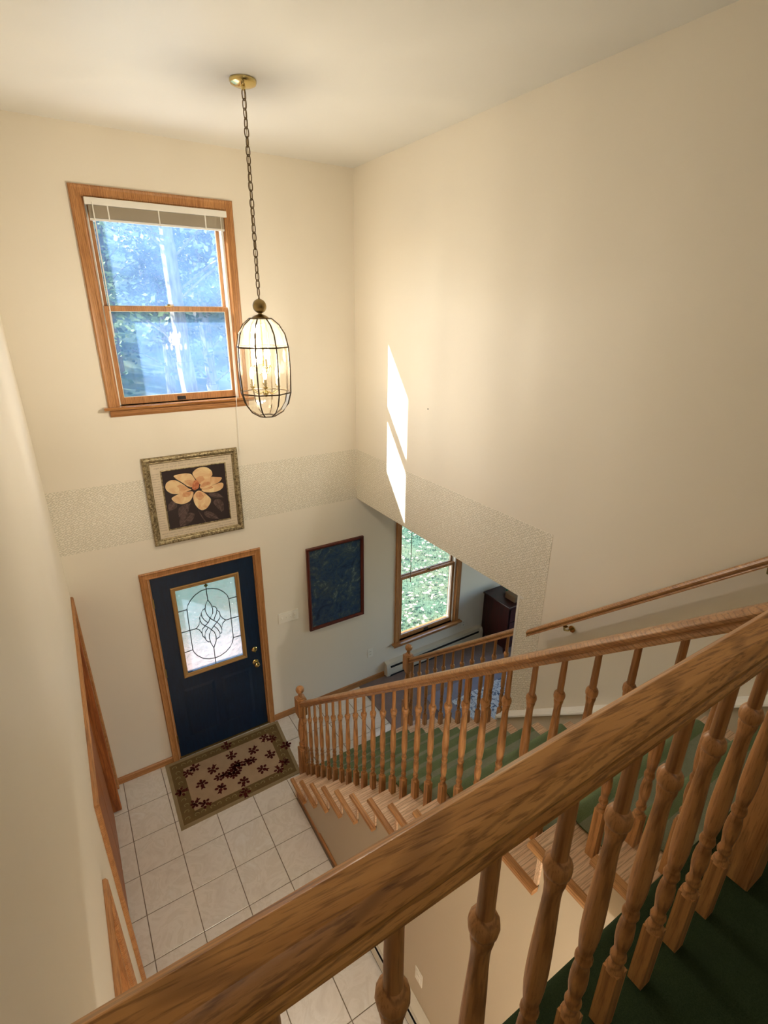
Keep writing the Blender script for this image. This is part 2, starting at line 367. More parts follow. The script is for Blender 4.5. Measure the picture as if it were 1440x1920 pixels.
# living room beyond the opening
struct('ceiling_living', MB().box(0.12, XE, -4.6, 0.0, HZ, HZ+0.12), ceil_m)
weld(struct('wall_living_right', wall_cells('x', XE, XE+0.12, -4.6, 0.14, -0.1, HZ+0.12, [(-3.8, -0.9, 0.4, 2.2)]), wall_m))  # unseen opening added here to bring daylight into the living room
struct('wall_living_front', MB().box(0.12, XE+0.12, -4.7, -4.6, -0.1, HZ+0.12), wall_m)

# wallpaper border on the two walls (parts of the walls)
MB().box(XL, -0.0012, -0.0012, 0.0, 2.412, 2.935).build('wallpaper_border', paper_m, wb)
MB().poly([(-0.0012, 0, HZ), (-0.0012, 0, 2.935), (-0.0012, -2.48, 2.950), (-0.0012, -2.485, 1.50), (-0.0012, JY, 1.32), (-0.0012, JY, HZ)], (1, 0, 0), 0.0012).build('wallpaper_border', paper_m, wr)
# pale metal corner bead on the opening
MB().box(-0.003, 0.0, JY-0.02, JY, 1.35, HZ).box(-0.0035, 0.0, JY-0.05, JY, HZ-0.006, HZ+0.010).build('corner_bead', white_m, wr)

# baseboards
def base_prof(h=0.075, t=0.013): return [(0, 0), (t, 0), (t, h-0.015), (t*0.55, h-0.004), (0.004, h), (0, h)]
struct('baseboard_back', MB().sweep(base_prof(), (XL, 0, 0), (-2.128, 0, 0), (0, -1, 0)).sweep(base_prof(), (-1.062, 0, 0), (0.355, 0, 0), (0, -1, 0)), trim_x)
struct('baseboard_stair', MB().sweep(base_prof(0.06), (-1.22, -1.02, 0), (-1.22, -2.28, 0), (-1, 0, 0)), trim_y)
struct('baseboard_left', MB().sweep(base_prof(), (XL, -2.19, 0), (XL, -2.58, 0), (1, 0, 0)), trim_y)

# ------------------------------------------------------------------ staircase
R_, G_ = 0.2015, 0.2342
def yr(k): return -1.0-G_*(k-1)          # face of riser k
stair = thing('staircase', 'straight oak staircase with green carpet runner rising from the tiled entry to the landing', 'staircase', (-0.6, -0.97, 0))
XT0, XT1 = -1.27, -0.03
for k in range(1, 14):
    zt = R_*k; x1 = XT1 if yr(k) < JY+0.03 else 0.20
    if k == 1: x1 = 0.20
    mb = MB(); nose = yr(k)+0.03; back = yr(k+1)-0.0
    prof = [(nose-0.006, zt), (nose, zt-0.007), (nose, zt-0.020), (nose-0.006, zt-0.027), (back, zt-0.027), (back, zt)]
    mb.sweep(prof, (-1.236, 0, 0), (x1, 0, 0), (0, 1, 0)); mb.build('tread', tread_x, stair)
    mb = MB(); back2 = yr(k+1)-0.022
    prof = [(XT0, zt-0.007), (XT0+0.005, zt), (-1.2365, zt), (-1.2365, zt-0.027), (XT0+0.005, zt-0.027), (XT0, zt-0.020)]
    mb.sweep([(a, b) for a, b in prof], (0, nose, 0), (0, back2, 0), (1, 0, 0)); mb.build('return_nosing', oak_y, stair)
for k in range(1, 15):
    zt = R_*k if k < 14 else F-0.012; x1 = XT1 if yr(k) < JY+0.03 else 0.17
    MB().box(-1.238, x1, yr(k)-0.018, yr(k), R_*(k-1), zt-0.027).build('riser', tread_x, stair)
# cove moulding under each nosing end
for k in range(1, 14):
    MB().box(-1.234, -1.221, yr(k+1)-0.005, yr(k)+0.012, R_*k-0.040, R_*k-0.027).build('cove_moulding', oak_y, stair)
# carpet runner: one draped strip
pts = []
for k in range(1, 15):
    y, z0, z1 = yr(k), R_*(k-1), (R_*k if k < 14 else F-0.02)
    n = y+0.03; t = 0.012; r = 0.030
    if k == 1: pts.append((y+t, 0.002))
    pts += [(y+t, z0+t+0.012 if k > 1 else 0.03), (y+t+0.002, z1-0.050)]
    if k < 14:
        for a in range(0, 9):
            an = -math.pi*0.5+math.pi*a/8
            pts.append((n-0.016+r*math.cos(an), z1+t-r+0.006+r*math.sin(an)))
        pts += [(n-0.034, z1+t+0.003), (n-0.055, z1+t-0.002), (yr(k+1)+0.030, z1+t-0.001), (yr(k+1)+0.017, z1+t+0.003)]
inner = [(y-0.010, z-0.006) for y, z in pts]
mb = MB(); L = len(pts); xa, xb = -1.055, -0.135
vs = [(xa, y, z) for y, z in pts]+[(xb, y, z) for y, z in pts]+[(xa, y, z) for y, z in inner]+[(xb, y, z) for y, z in inner]
fs = [(i, i+1, L+i+1, L+i) for i in range(L-1)]+[(2*L+i, 3*L+i, 3*L+i+1, 2*L+i+1) for i in range(L-1)]
fs += [(i, 2*L+i, 2*L+i+1, i+1) for i in range(L-1)]+[(L+i, L+i+1, 3*L+i+1, 3*L+i) for i in range(L-1)]
mb.add(vs, fs)
for i in range(L-1):      # tread flats coloured paler than the nosings to paint light on the steps
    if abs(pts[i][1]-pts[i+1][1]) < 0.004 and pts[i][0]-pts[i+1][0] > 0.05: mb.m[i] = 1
mb.build('carpet_runner', [green_m, lit_tread_m], stair, smooth=True)
# wall under the stairs with saw-tooth top, and its skirt board
def saw(y_end=-3.99):
    p = [(-1.0-0.018, 0.0)]
    for k in range(1, 14):
        z = R_*k-0.028; p += [(yr(k)-0.018, z), (yr(k+1)-0.018, z)]
    p[-1] = (y_end, p[-1][1]); p.append((y_end, 0.0)); return p
sp = saw()
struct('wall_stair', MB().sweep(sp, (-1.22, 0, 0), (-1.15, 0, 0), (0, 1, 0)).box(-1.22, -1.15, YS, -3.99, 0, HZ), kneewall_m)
kp = [(y, z) for y, z in sp if y > JY-0.01]; kp = [(-1.018, 0.0)]+kp[1:]+[(kp[-1][0], 0.0)]
struct('wall_stair_right', MB().sweep(kp, (0.09, 0, 0), (0.16, 0, 0), (0, 1, 0)), kneewall_m)
# open stringer board, slightly proud, under the tread ends
st = [(-1.03, 0.0)]
for k in range(1, 14): st += [(yr(k)-0.018, R_*k-0.028), (yr(k+1)-0.018, R_*k-0.028)]
st += [(-3.98, R_*13-0.30)]; st += [(-1.42, 0.0)]
st[0] = (-1.018, 0.0)
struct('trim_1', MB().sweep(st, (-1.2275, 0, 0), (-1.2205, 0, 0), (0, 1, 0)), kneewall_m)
# skirt against the right wall with white cap
def nose_z(y): return R_*(1+(-0.97-y)/G_)
sk = [(JY, nose_z(JY)+0.055), (-3.99, nose_z(-3.99)+0.055), (-3.99, nose_z(-3.99)-0.5), (JY, nose_z(JY)-0.5)]
struct('trim_2', MB().sweep(sk, (-0.055, 0, 0), (-0.0015, 0, 0), (0, 1, 0)), plaster('skirt_paint', srgb(206, 196, 176), 0.5))
cp = MB()
cp.sweep([(0, 0), (-0.030, 0), (-0.034, 0.006), (-0.030, 0.012), (-0.012, 0.016), (-0.010, 0.024), (0, 0.028)][::-1], (-0.038, JY, nose_z(JY)+0.05), (-0.038, -3.99, nose_z(-3.99)+0.05), (1, 0, 0))
cp.box(-0.04, 0.0, -3.99, JY, 0, 0) if False else None
struct('trim_3', MB().sweep([(-0.070, 0.050), (-0.066, 0.062), (-0.040, 0.066), (-0.018, 0.075), (-0.001, 0.085), (-0.001, 0.050)], (0, JY+0.02, nose_z(JY)-0.01), (0, -3.99, nose_z(-3.99)-0.01), (1, 0, 0))
       .box(-0.070, 0.13, JY, JY+0.018, nose_z(JY)+0.035, nose_z(JY)+0.070), white_m)
struct('trim_4', MB().box(-0.055, 0.12, JY+0.0005, JY+0.012, nose_z(JY)-0.2, nose_z(JY)+0.034), bpy.data.materials['skirt_paint'])

# ------------------------------------------------------------------ rails
RAIL = [(0.0155, 0.0605), (0.0172, 0.0598), (0.0300, 0.0470), (0.0318, 0.0430), (0.0305, 0.0325), (0.0270, 0.0270), (0.0225, 0.0235), (0.0215, 0.0180), (0.0240, 0.0130), (0.0265, 0.0080), (0.0265, 0.0)]
RAILP = RAIL+[(-a, b) for a, b in RAIL[::-1]]
def baluster_mesh(hb, total, half=0.0165):
    """square foot block, turned body, knuckle and pin top; origin at the foot"""
    mb = MB(); n = 14
    vs = []; 
    for z in (0, hb-0.004): vs += [(-half,-half,z),(half,-half,z),(half,half,z),(-half,half,z)]
    mb.add(vs, [(0,3,2,1),(4,5,6,7),(0,1,5,4),(1,2,6,5),(2,3,7,6),(3,0,4,7)])
    T = total-hb; s = T/0.67
    pr = [(half*1.15, -0.010), (0.0165, 0.004), (0.0110, 0.012), (0.0112, 0.020), (0.0150, 0.027), (0.0160, 0.034), (0.0145, 0.041), (0.0115, 0.047),
          (0.0125, 0.060), (0.0158, 0.085), (0.0165, 0.105), (0.0150, 0.130), (0.0120, 0.148), (0.0148, 0.156), (0.0160, 0.164), (0.0145, 0.172), (0.0118, 0.180),
          (0.0150, 0.205), (0.0172, 0.235), (0.0176, 0.270), (0.0170, 0.310), (0.0152, 0.370), (0.0132, 0.420), (0.0126, 0.445), (0.0135, 0.465), (0.0160, 0.478), (0.0166, 0.486),
          (0.0150, 0.490), (0.0190, 0.495), (0.0205, 0.504), (0.0196, 0.514), (0.0160, 0.521), (0.0116, 0.526), (0.0110, 0.60), (0.0102, 0.672)]
    mb.lathe([(r, hb+z*s) for r, z in pr], n)
    return mb
def newel(parent, x, y, z0, z_low, z_top0, z_top1, ball, half=0.042, name='newel_post'):
    mb = MB(); mb.box(x-half, x+half, y-half, y+half, z0, z_low)
    mb.box(x-half, x+half, y-half, y+half, z_top0, z_top1)
    a, b = z_low, z_top0; L = b-a
    pr = [(0.040, -0.004), (0.041, 0.006), (0.030, 0.020), (0.030, 0.032), (0.038, 0.045), (0.038, 0.055), (0.028, 0.070)]
    pr = [(r, a+z) for r, z in pr]+[(0.031, a+0.20*L+0.02), (0.038, a+0.42*L), (0.040, a+0.55*L), (0.036, a+0.68*L), (0.027, a+0.80*L), (0.024, a+0.86*L), (0.027, b-0.035), (0.034, b-0.030), (0.036, b-0.022), (0.030, b-0.014), (0.040, b-0.004), (0.041, b+0.002)]
    mb.lathe(pr, 20, (x, y, 0))
    pt = [(0.036, z_top1-0.002), (0.034, z_top1+0.008), (0.022, z_top1+0.018), (0.016, z_top1+0.030), (0.020, z_top1+0.036), (0.013, ball-0.036)]
    mb.lathe(pt, 20, (x, y, 0))
    o = mb.build(name, oak_z, parent, smooth=True, bevel=0.003)
    R = 0.037; MB().lathe([(max(0.0005, R*math.sin(math.pi*k/12)), ball-R*math.cos(math.pi*k/12)) for k in range(13)], 20, (x, y, 0)).build('ball_finial', oak_z, o, smooth=True)
    return o
XR = -1.105
def rb(y): return 2.964+0.8604*(-3.293-y)          # underside of the stair rail at y
# left stair rail
t1 = thing('stair_railing', 'long oak stair railing rising from the newel beside the doormat to the landing', 'railing', (XR, -0.935, 0.0))
MB().sweep(RAILP, (XR, -0.965, rb(-0.965)), (XR, -4.05, rb(-4.05)), (1, 0, 0)).build('handrail', rail_y, t1, smooth=True)
newel(t1, XR, -0.930, 0.0, 0.46, 0.855, 1.035, 1.122)
bm_cache = {}
def put_baluster(parent, x, y, z, total):
    hb = round(total-0.675, 3); key = (round(total, 3),)
    pw = parent_world(parent)
    if key not in bm_cache:
        o = baluster_mesh(hb, total).build('baluster', oak_z, None, smooth=True); bm_cache[key] = o.data; bpy.data.objects.remove(o)
    o = bpy.data.objects.new('baluster', bm_cache[key]); COL.objects.link(o); o.parent = parent; o.location = Vector((x, y, z))-pw
for k in range(1, 14):
    for q, dy in enumerate((0.0, -0.117)):
        y = -1.003-G_*(k-1)+dy
        if y < -4.0: continue
        put_baluster(t1, XR, y, R_*k, round(rb(y)+0.004-R_*k, 2)+0.005)
# right stair rail into the wall
XR2 = 0.055
t2 = thing('stair_railing', 'short oak stair railing between the stairs and the living room, ending at the papered wall', 'railing', (XR2, -0.935, 0.0))
MB().sweep(RAILP, (XR2, -0.965, rb(-0.965)), (XR2, JY+0.001, rb(JY)), (1, 0, 0)).build('handrail', rail_y, t2, smooth=True)
newel(t2, XR2, -0.930, 0.0, 0.46, 0.855, 1.035, 1.122)
for k in range(1, 7):
    for dy in (0.0, -0.117):
        y = -1.003-G_*(k-1)+dy
        if y < JY+0.03: continue
        put_baluster(t2, XR2, y, R_*k, round(rb(y)+0.004-R_*k, 2)+0.005)
# balcony guard rail in the foreground
YB = -4.083
t3 = thing('balcony_railing', 'thick oak guard rail across the foreground at the edge of the landing', 'railing', (-1.9, YB, F))
MB().sweep(RAILP, (XL+0.002, YB, 3.680), (XR-0.03, YB, 3.680), (0, 1, 0)).build('handrail', rail_x, t3, smooth=True)
newel(t3, XR+0.008, YB, F, F+0.42, 3.60, 3.80, 3.885)
for i in range(0, 10):
    x = -1.28-0.1357*i
    if x < XL+0.05: break
    put_baluster(t3, x, YB-0.003, F, 0.865)
# wall handrail on brackets
t4 = thing('wall_handrail', 'oak handrail fixed on brackets along the right wall above the stairs', 'handrail', (-0.09, -2.46, 2.25))
def hz(y): return 2.232+0.895*(-2.462-y)
HP = [(0.010, 0.052), (0.020, 0.046), (0.026, 0.034), (0.024, 0.024), (0.018, 0.019), (0.018, 0.014), (0.021, 0.008), (0.021, 0.0)]
HP = HP+[(-a, b) for a, b in HP[::-1]]
MB().sweep(HP, (-0.085, -2.462, hz(-2.462)), (-0.085, -3.95, hz(-3.95)), (1, 0, 0)).build('handrail', rail_y, t4, smooth=True)
for y in (-2.72, -3.62):
    z = hz(y); mb = MB()
    mb.tube([(-0.002, y, z-0.055), (-0.045, y, z-0.052), (-0.078, y, z-0.035), (-0.085, y, z-0.002)], 0.006, 8)
    mb.tube([(-0.001, y, z-0.055), (-0.008, y, z-0.055)], 0.022, 12); mb.box(-0.097, -0.073, y-0.022, y+0.022, z-0.004, z)
    mb.build('bracket', brass_m, t4, smooth=True)

# ------------------------------------------------------------------ windows
def casing(mb, x0, x1, z0, z1, wd, y=-0.0005, t=0.019, bottom=False):
    """mitred casing around an opening in the back wall; outer edges x0..x1, z0..z1"""
    pr = [(0, 0), (0, t*0.62), (wd*0.12, t), (wd*0.30, t*0.80), (wd*0.72, t*0.70), (wd*0.88, t*0.95), (wd, t*0.6), (wd, 0)]
    def ring(corner, inx, inz): return [(corner[0]+inx*a, y-b, corner[1]+inz*a) for a, b in pr]
    TL, TR = ring((x0, z1), 1, -1), ring((x1, z1), -1, -1); n = len(pr)
    BL = [(x0+a, y-b, z0) for a, b in pr]; BR = [(x1-a, y-b, z0) for a, b in pr]
    if bottom: BL, BR = ring((x0, z0), 1, 1), ring((x1, z0), -1, 1)
    out = []
    for A, B in ((TL, TR), (TL, BL), (TR, BR))+(((BL, BR),) if bottom else ()):
        out.append((A, B))
        mb.add(A+B, [(k, (k+1) % n, n+(k+1) % n, n+k) for k in range(n)]+[tuple(range(n-1, -1, -1)), tuple(range(n, 2*n))])
    return mb
sill_m = wood('oak_sill_varnished', srgb(204, 148, 92), srgb(168, 112, 62), 'X', 0.14); BS(sill_m).inputs['Coat Weight'].default_value = 0.8
def window(name, X0, X1, Z0, Z1, cw, zm, pm, latch=True, wallt=0.14, inner=trim_z, mats=None):
    """double-hung window: opening X0..X1, Z0..Z1; zm = meeting rail"""
    w_ = struct_empty(name, ((X0+X1)/2, 0, Z0))
    MBc = casing(MB(), X0-cw, X1+cw, Z0, Z1+cw-0.005, cw); MBc.build('casing', trim_z, w_, smooth=False)
    MB().box(X0-cw-0.035, X1+cw+0.035, -0.062, 0.05, Z0-0.022, Z0).build('sill', sill_m, w_, bevel=0.006, seg=2)
    MB().sweep([(0, 0), (0.018, 0), (0.018, -0.040), (0.010, -0.055), (0, -0.058)], (X0-cw+0.005, 0, Z0-0.022), (X1+cw-0.005, 0, Z0-0.022), (0, -1, 0)).build('apron', trim_x, w_)
    # jamb liners
    MB().box(X0, X0+0.010, 0, wallt, Z0, Z1).box(X1-0.010, X1, 0, wallt, Z0, Z1).box(X0, X1, 0, wallt, Z1-0.010, Z1).box(X0, X1, 0.05, wallt, Z0, Z0+0.012).build('jamb', [trim_z], w_)
    MB().box(X0+0.010, X0+0.020, 0.022, 0.12, Z0, Z1-0.01).box(X1-0.020, X1-0.010, 0.010, 0.12, Z0, Z1-0.01).box(X1-0.026, X1-0.020, 0.010, 0.016, Z0, Z1).box(X1-0.028, X1-0.020, 0.060, 0.068, Z0, Z1).box(X0+0.020, X0+0.028, 0.060, 0.068, Z0, Z1).build('track', vinyl_m, w_)
    a, b = X0+0.020, X1-0.020
    for nm, y0, y1, z0, z1, rb_, rt_ in (('lower_sash', 0.026, 0.058, Z0+0.004, zm+0.018, 0.052, 0.034), ('upper_sash', 0.070, 0.100, zm-0.018, Z1-0.012, 0.036, 0.045)):
        sw = 0.030
        s_ = MB().box(a, a+sw, y0, y1, z0, z1).box(b-sw, b, y0, y1, z0, z1).box(a+sw, b-sw, y0, y1, z0, z0+rb_).box(a+sw, b-sw, y0, y1, z1-rt_, z1).build(nm, trim_z, w_, bevel=0.002)
        MB().box(a+sw, b-sw, y0+0.012, y0+0.016, z0+rb_, z1-rt_).build('pane', pm, s_)
        g = 0.004; e = MB()
        x0_, x1_, q0, q1 = a+sw, b-sw, z0+rb_, z1-rt_
        e.box(x0_, x0_+g, y0+0.006, y0+0.012, q0, q1).box(x1_-g, x1_, y0+0.006, y0+0.012, q0, q1).box(x0_, x1_, y0+0.006, y0+0.012, q0, q0+g).box(x0_, x1_, y0+0.006, y0+0.012, q1-g, q1)
        e.build('glazing_bead', vinyl_m, s_)
    xm = (X0+X1)/2
    l = MB(); l.box(xm-0.030, xm+0.030, 0.028, 0.060, zm+0.018, zm+0.024); l.lathe([(0.012, 0), (0.012, 0.010), (0.006, 0.012)], 12, (xm, 0.044, zm+0.024)); l.box(xm-0.006, xm+0.036, 0.034, 0.046, zm+0.026, zm+0.032)
    l.build('sash_lock', antique_m, w_)
    if latch: MB().box(xm-0.032, xm+0.032, 0.020, 0.027, Z0+0.012, Z0+0.040).build('latch_plate', black_m, w_)
    return w_
window('window_1', win1[0], win1[1], win1[2], win1[3], 0.070, 4.215, pane_m)
window('window_2', win2[0], win2[1], win2[2], win2[3], 0.070, 1.275, pane2_m)
# raised blinds
blind_white = mat('blind_white', srgb(240, 236, 226), 0.4); blind_slat = mat('blind_slat', srgb(190, 176, 152), 0.45)
bl = thing('window_blind', 'white mini blind pulled up at the top of the upper window', 'blind', (-1.58, -0.02, 4.85))
MB().box(-2.035, -1.100, -0.034, -0.002, 4.855, 4.898).build('headrail', blind_white, bl, bevel=0.004, seg=2)
for k in range(22):
    z = 4.850-k*0.0034
    MB().poly([(-2.015, -0.028, z), (-1.125, -0.028, z), (-1.125, -0.016, z+0.0016), (-1.125, -0.003, z), (-2.015, -0.003, z), (-2.015, -0.016, z+0.0016)], (0, 0, 1), 0.0022).build('slat', blind_slat, bl)
MB().box(-2.015, -1.125, -0.028, -0.003, 4.764, 4.776).build('bottom_rail', blind_white, bl)
MB().tube([(-1.990, -0.040, 4.870), (-1.992, -0.042, 4.45), (-1.995, -0.042, 4.03)], 0.004, 6).build('wand', blind_white, bl)
for x in (-1.90, -1.58, -1.26): MB().box(x-0.004, x+0.004, -0.032, -0.029, 4.76, 4.86).build('cord_clip', blind_white, bl)
mb = MB(); mb.tube([(-1.150, -0.040, 4.86), (-1.156, -0.050, 4.2), (-1.170, -0.072, 3.55), (-1.180, -0.060, 3.12)], 0.0022, 5); mb.lathe([(0.002, 0.03), (0.006, 0.01), (0.006, 0)], 8, (-1.180, -0.060, 3.09)); mb.build('pull_cord', blind_white, bl)
mb = MB().tube([(0.690, -0.036, 2.05), (0.690, -0.036, 1.24)], 0.004, 6)
bl2 = thing('window_blind', 'raised mini blind of the living room window, its thin wand and white cord hanging down', 'blind', (1.0, -0.02, 2.05))
MB().box(0.585, 1.415, -0.034, -0.002, 2.045, 2.088).build('headrail', blind_white, bl2)
mb.build('wand', mat('smoky_plastic', srgb(120, 116, 96), 0.3), bl2)
MB().tube([(1.41, -0.034, 2.06), (1.470, -0.030, 1.95), (1.480, -0.028, 1.55), (1.495, -0.026, 1.42), (1.515, -0.03, 1.50), (1.53, -0.028, 1.62)], 0.003, 5).tube([(1.49, -0.026, 1.42), (1.492, -0.026, 0.75)], 0.002, 5).build('cord', blind_white, bl2)

# ------------------------------------------------------------------ front door
d1 = struct_empty('door_1', (-1.594, 0, 0))
casing(MB(), -2.128, -1.062, 0.0, 2.112, 0.064).build('casing', trim_z, d1)
MB().box(fd[0], fd[0]+0.012, 0, 0.14, 0.0, fd[3]).box(fd[1]-0.012, fd[1], 0, 0.14, 0.0, fd[3]).box(fd[0], fd[1], 0, 0.14, fd[3]-0.012, fd[3]).build('jamb', trim_z, d1)
MB().box(fd[0], fd[1], 0.0, 0.16, -0.004, 0.015).build('threshold', antique_m, d1)
gx0, gx1, gz0, gz1 = -1.868, -1.318, 0.965, 1.875
dx0, dx1, dz0, dz1 = fd[0]+0.014, fd[1]-0.014, 0.016, fd[3]-0.014
sl_ = MB().box(dx0, gx0, 0.008, 0.052, dz0, dz1).box(gx1, dx1, 0.008, 0.052, dz0, dz1).box(gx0, gx1, 0.008, 0.052, dz0, gz0).box(gx0, gx1, 0.008, 0.052, gz1, dz1)
slab_o = sl_.build('door_slab', door_blue, d1)
# two raised panels below the light
for a, b in ((-1.93, -1.63), (-1.56, -1.26)):
    MB().add([(a, 0.008, 0.22), (b, 0.008, 0.22), (b, 0.008, 0.80), (a, 0.008, 0.80), (a+.03, 0.003, 0.25), (b-.03, 0.003, 0.25), (b-.03, 0.003, 0.77), (a+.03, 0.003, 0.77)],
             [(4, 5, 6, 7), (0, 1, 5, 4), (1, 2, 6, 5), (2, 3, 7, 6), (3, 0, 4, 7), (3, 2, 1, 0)]).build('raised_panel', door_blue, d1)
fr = MB()
pr = [(0, 0), (0, 0.010), (0.006, 0.014), (0.016, 0.012), (0.024, 0.006), (0.034, 0.006), (0.040, 0.0)]
def frame_ring(mb, x0, x1, z0, z1, y, pr):
    n = len(pr)
    def ring(c, ix, iz): return [(c[0]+ix*a, y-b, c[1]+iz*a) for a, b in pr]
    c = [ring((x0, z0), 1, 1), ring((x1, z0), -1, 1), ring((x1, z1), -1, -1), ring((x0, z1), 1, -1)]
    for q in range(4):
        A, B = c[q], c[(q+1) % 4]
        mb.add(A+B, [(k, (k+1) % n, n+(k+1) % n, n+k) for k in range(n)])
    return mb
frame_ring(fr, -1.900, -1.286, 0.930, 1.907, 0.008, pr).build('light_frame', mat('gold_light_frame', srgb(176, 138, 84), 0.4, 0.25), d1)
MB().box(gx0, gx1, 0.020, 0.024, gz0, gz1).build('leaded_glass', leaded_m, d1)
LEAD = [[(-1.783,1.649),(-1.769,1.692),(-1.739,1.735),(-1.695,1.775),(-1.641,1.801),(-1.589,1.807),(-1.533,1.795),(-1.483,1.773),(-1.441,1.733),(-1.41,1.686),(-1.398,1.64),(-1.397,1.543),(-1.398,1.438),(-1.398,1.315),(-1.398,1.205),(-1.412,1.15),(-1.439,1.105),(-1.486,1.065),(-1.544,1.040),(-1.593,1.036),(-1.653,1.048),(-1.705,1.075),(-1.751,1.124),(-1.776,1.17),(-1.785,1.207),(-1.785,1.293),(-1.785,1.424),(-1.785,1.548)],
[(-1.590,1.875),(-1.592,1.763),(-1.59,1.69)],[(-1.868,1.645),(-1.784,1.647)],[(-1.868,1.423),(-1.727,1.421)],[(-1.868,1.200),(-1.786,1.204)],[(-1.397,1.642),(-1.318,1.643)],[(-1.452,1.424),(-1.431,1.420),(-1.4,1.423),(-1.318,1.421)],[(-1.397,1.2),(-1.318,1.198)],[(-1.593,1.153),(-1.594,0.965)],
[(-1.59,1.69),(-1.617,1.642),(-1.626,1.591),(-1.615,1.539),(-1.591,1.489),(-1.565,1.459),(-1.533,1.427),(-1.508,1.383),(-1.497,1.336),(-1.502,1.294),(-1.52,1.294)],[(-1.59,1.69),(-1.566,1.633),(-1.557,1.582),(-1.562,1.535),(-1.591,1.489),(-1.613,1.448),(-1.645,1.424),(-1.672,1.398),(-1.682,1.36),(-1.678,1.316),(-1.661,1.291)],
[(-1.624,1.609),(-1.648,1.598),(-1.665,1.569),(-1.662,1.527),(-1.644,1.486),(-1.616,1.449)],[(-1.667,1.555),(-1.684,1.528),(-1.683,1.493),(-1.671,1.454),(-1.645,1.424),(-1.614,1.392),(-1.593,1.363),(-1.568,1.325),(-1.559,1.272),(-1.564,1.223),(-1.593,1.153)],
[(-1.554,1.608),(-1.532,1.598),(-1.519,1.569),(-1.528,1.524),(-1.55,1.482),(-1.559,1.457)],[(-1.519,1.555),(-1.501,1.532),(-1.496,1.492),(-1.505,1.46),(-1.533,1.427),(-1.566,1.396),(-1.593,1.363),(-1.616,1.321),(-1.623,1.281),(-1.615,1.22),(-1.593,1.153)],
[(-1.563,1.392),(-1.535,1.349),(-1.519,1.301),(-1.524,1.259),(-1.556,1.242)],[(-1.619,1.395),(-1.647,1.361),(-1.661,1.316),(-1.657,1.272),(-1.637,1.239),(-1.62,1.236)],
[(-1.727,1.421),(-1.7,1.45),(-1.687,1.487)],[(-1.727,1.421),(-1.701,1.398),(-1.685,1.361)],[(-1.496,1.488),(-1.476,1.45),(-1.452,1.424)],[(-1.452,1.424),(-1.482,1.395),(-1.495,1.357)]]
mb = MB()
for i, l in enumerate(LEAD): mb.tube([(x, 0.018, z) for x, z in l], 0.0042, 6, closed=(i == 0))
came_g = mat('lead_came', srgb(50, 56, 60), 0.5, 0.2)
o = mb.build('leading', came_g, d1, smooth=True)
MB().poly([(-1.590-0.020, 0.019, 1.845), (-1.590, 0.019, 1.825), (-1.590+0.020, 0.019, 1.845), (-1.590, 0.019, 1.866)], (0, -1, 0), 0.004).build('jewel', mat('olive_jewel', srgb(84, 92, 30), 0.3), d1)
knob_m = brass_m
for z, r in ((0.998, 0.0), (0.840, 1)):
    mb = MB(); xk = -1.208
    def lathe_y(prof, n=18): # around -y axis
        return [(xk+rr*math.cos(2*math.pi*k/n), 0.008-yy, z+rr*math.sin(2*math.pi*k/n)) for rr, yy in prof for k in range(n)], [(i*n+k, i*n+(k+1) % n, (i+1)*n+(k+1) % n, (i+1)*n+k) for i in range(len(prof)-1) for k in range(n)]
    pf = [(0.032, 0), (0.032, 0.006), (0.026, 0.010), (0.012, 0.012), (0.011, 0.030), (0.022, 0.038), (0.029, 0.050), (0.027, 0.062), (0.016, 0.070), (0.001, 0.072)] if r else [(0.030, 0), (0.030, 0.010), (0.024, 0.016), (0.015, 0.018), (0.001, 0.019)]
    vs, fs = lathe_y(pf); mb.add(vs, fs)
    if not r: mb.box(xk-0.004, xk+0.004, -0.030, -0.010, z-0.016, z+0.016)
    mb.build('door_knob' if r else 'deadbolt', knob_m, d1, smooth=True)
for z in (0.25, 1.05, 1.80): MB().box(dx0-0.010, dx0+0.004, -0.004, 0.012, z-0.045, z+0.045).build('hinge', antique_m, d1)

# closet bifold door in the left wall, and the hall door beyond it
def side_casing(parent, y_near, y_far, ztop, wd=0.058, t=0.020):
    # casing on the left wall facing +x
    pr = [(0, 0), (0, t*0.62), (wd*0.12, t), (wd*0.30, t*0.80), (wd*0.72, t*0.70), (wd*0.88, t*0.95), (wd, t*0.6), (wd, 0)]; n = len(pr)
    X = XL+0.0005
    def ring(y, z, sy, sz): return [(X+b, y+sy*a, z+sz*a) for a, b in pr]
    TL, TR = ring(y_near, ztop, 1, -1), ring(y_far, ztop, -1, -1)
    for A, B in ((TL, TR), (TL, [(X+b, y_near+a, 0) for a, b in pr]), (TR, [(X+b, y_far-a, 0) for a, b in pr])):
        MB().add(A+B, [(k, (k+1) % n, n+(k+1) % n, n+k) for k in range(n)]+[tuple(range(n-1, -1, -1)), tuple(range(n, 2*n))]).build('casing', trim_y, parent)
d2 = struct_empty('door_2', (XL, -1.1, 0))
side_casing(d2, -2.190, -0.002, 2.055)
MB().box(XL-0.1, XL, -2.130, -2.118, 0, 1.995).box(XL-0.1, XL, -0.072, -0.060, 0, 1.995).box(XL-0.1, XL, -2.13, -0.06, 1.983, 1.995).build('jamb', dark_z, d2)
for i, (y0, y1) in enumerate(((-0.90, -0.36), (-1.50, -0.91), (-2.105, -1.51))):
    MB().box(XL-0.085, XL-0.055, y0, y1, 0.012, 1.975).build('door_leaf', dark_z, d2, bevel=0.006, seg=2)
MB().box(XL-0.40, XL+0.012, -0.325, -0.292, 0.012, 1.975).build('door_leaf', dark_z, d2, bevel=0.010, seg=3)
MB().box(XL-0.40, XL-0.030, -0.290, -0.260, 0.012, 1.975).build('door_leaf', dark_z, d2, bevel=0.006, seg=2)
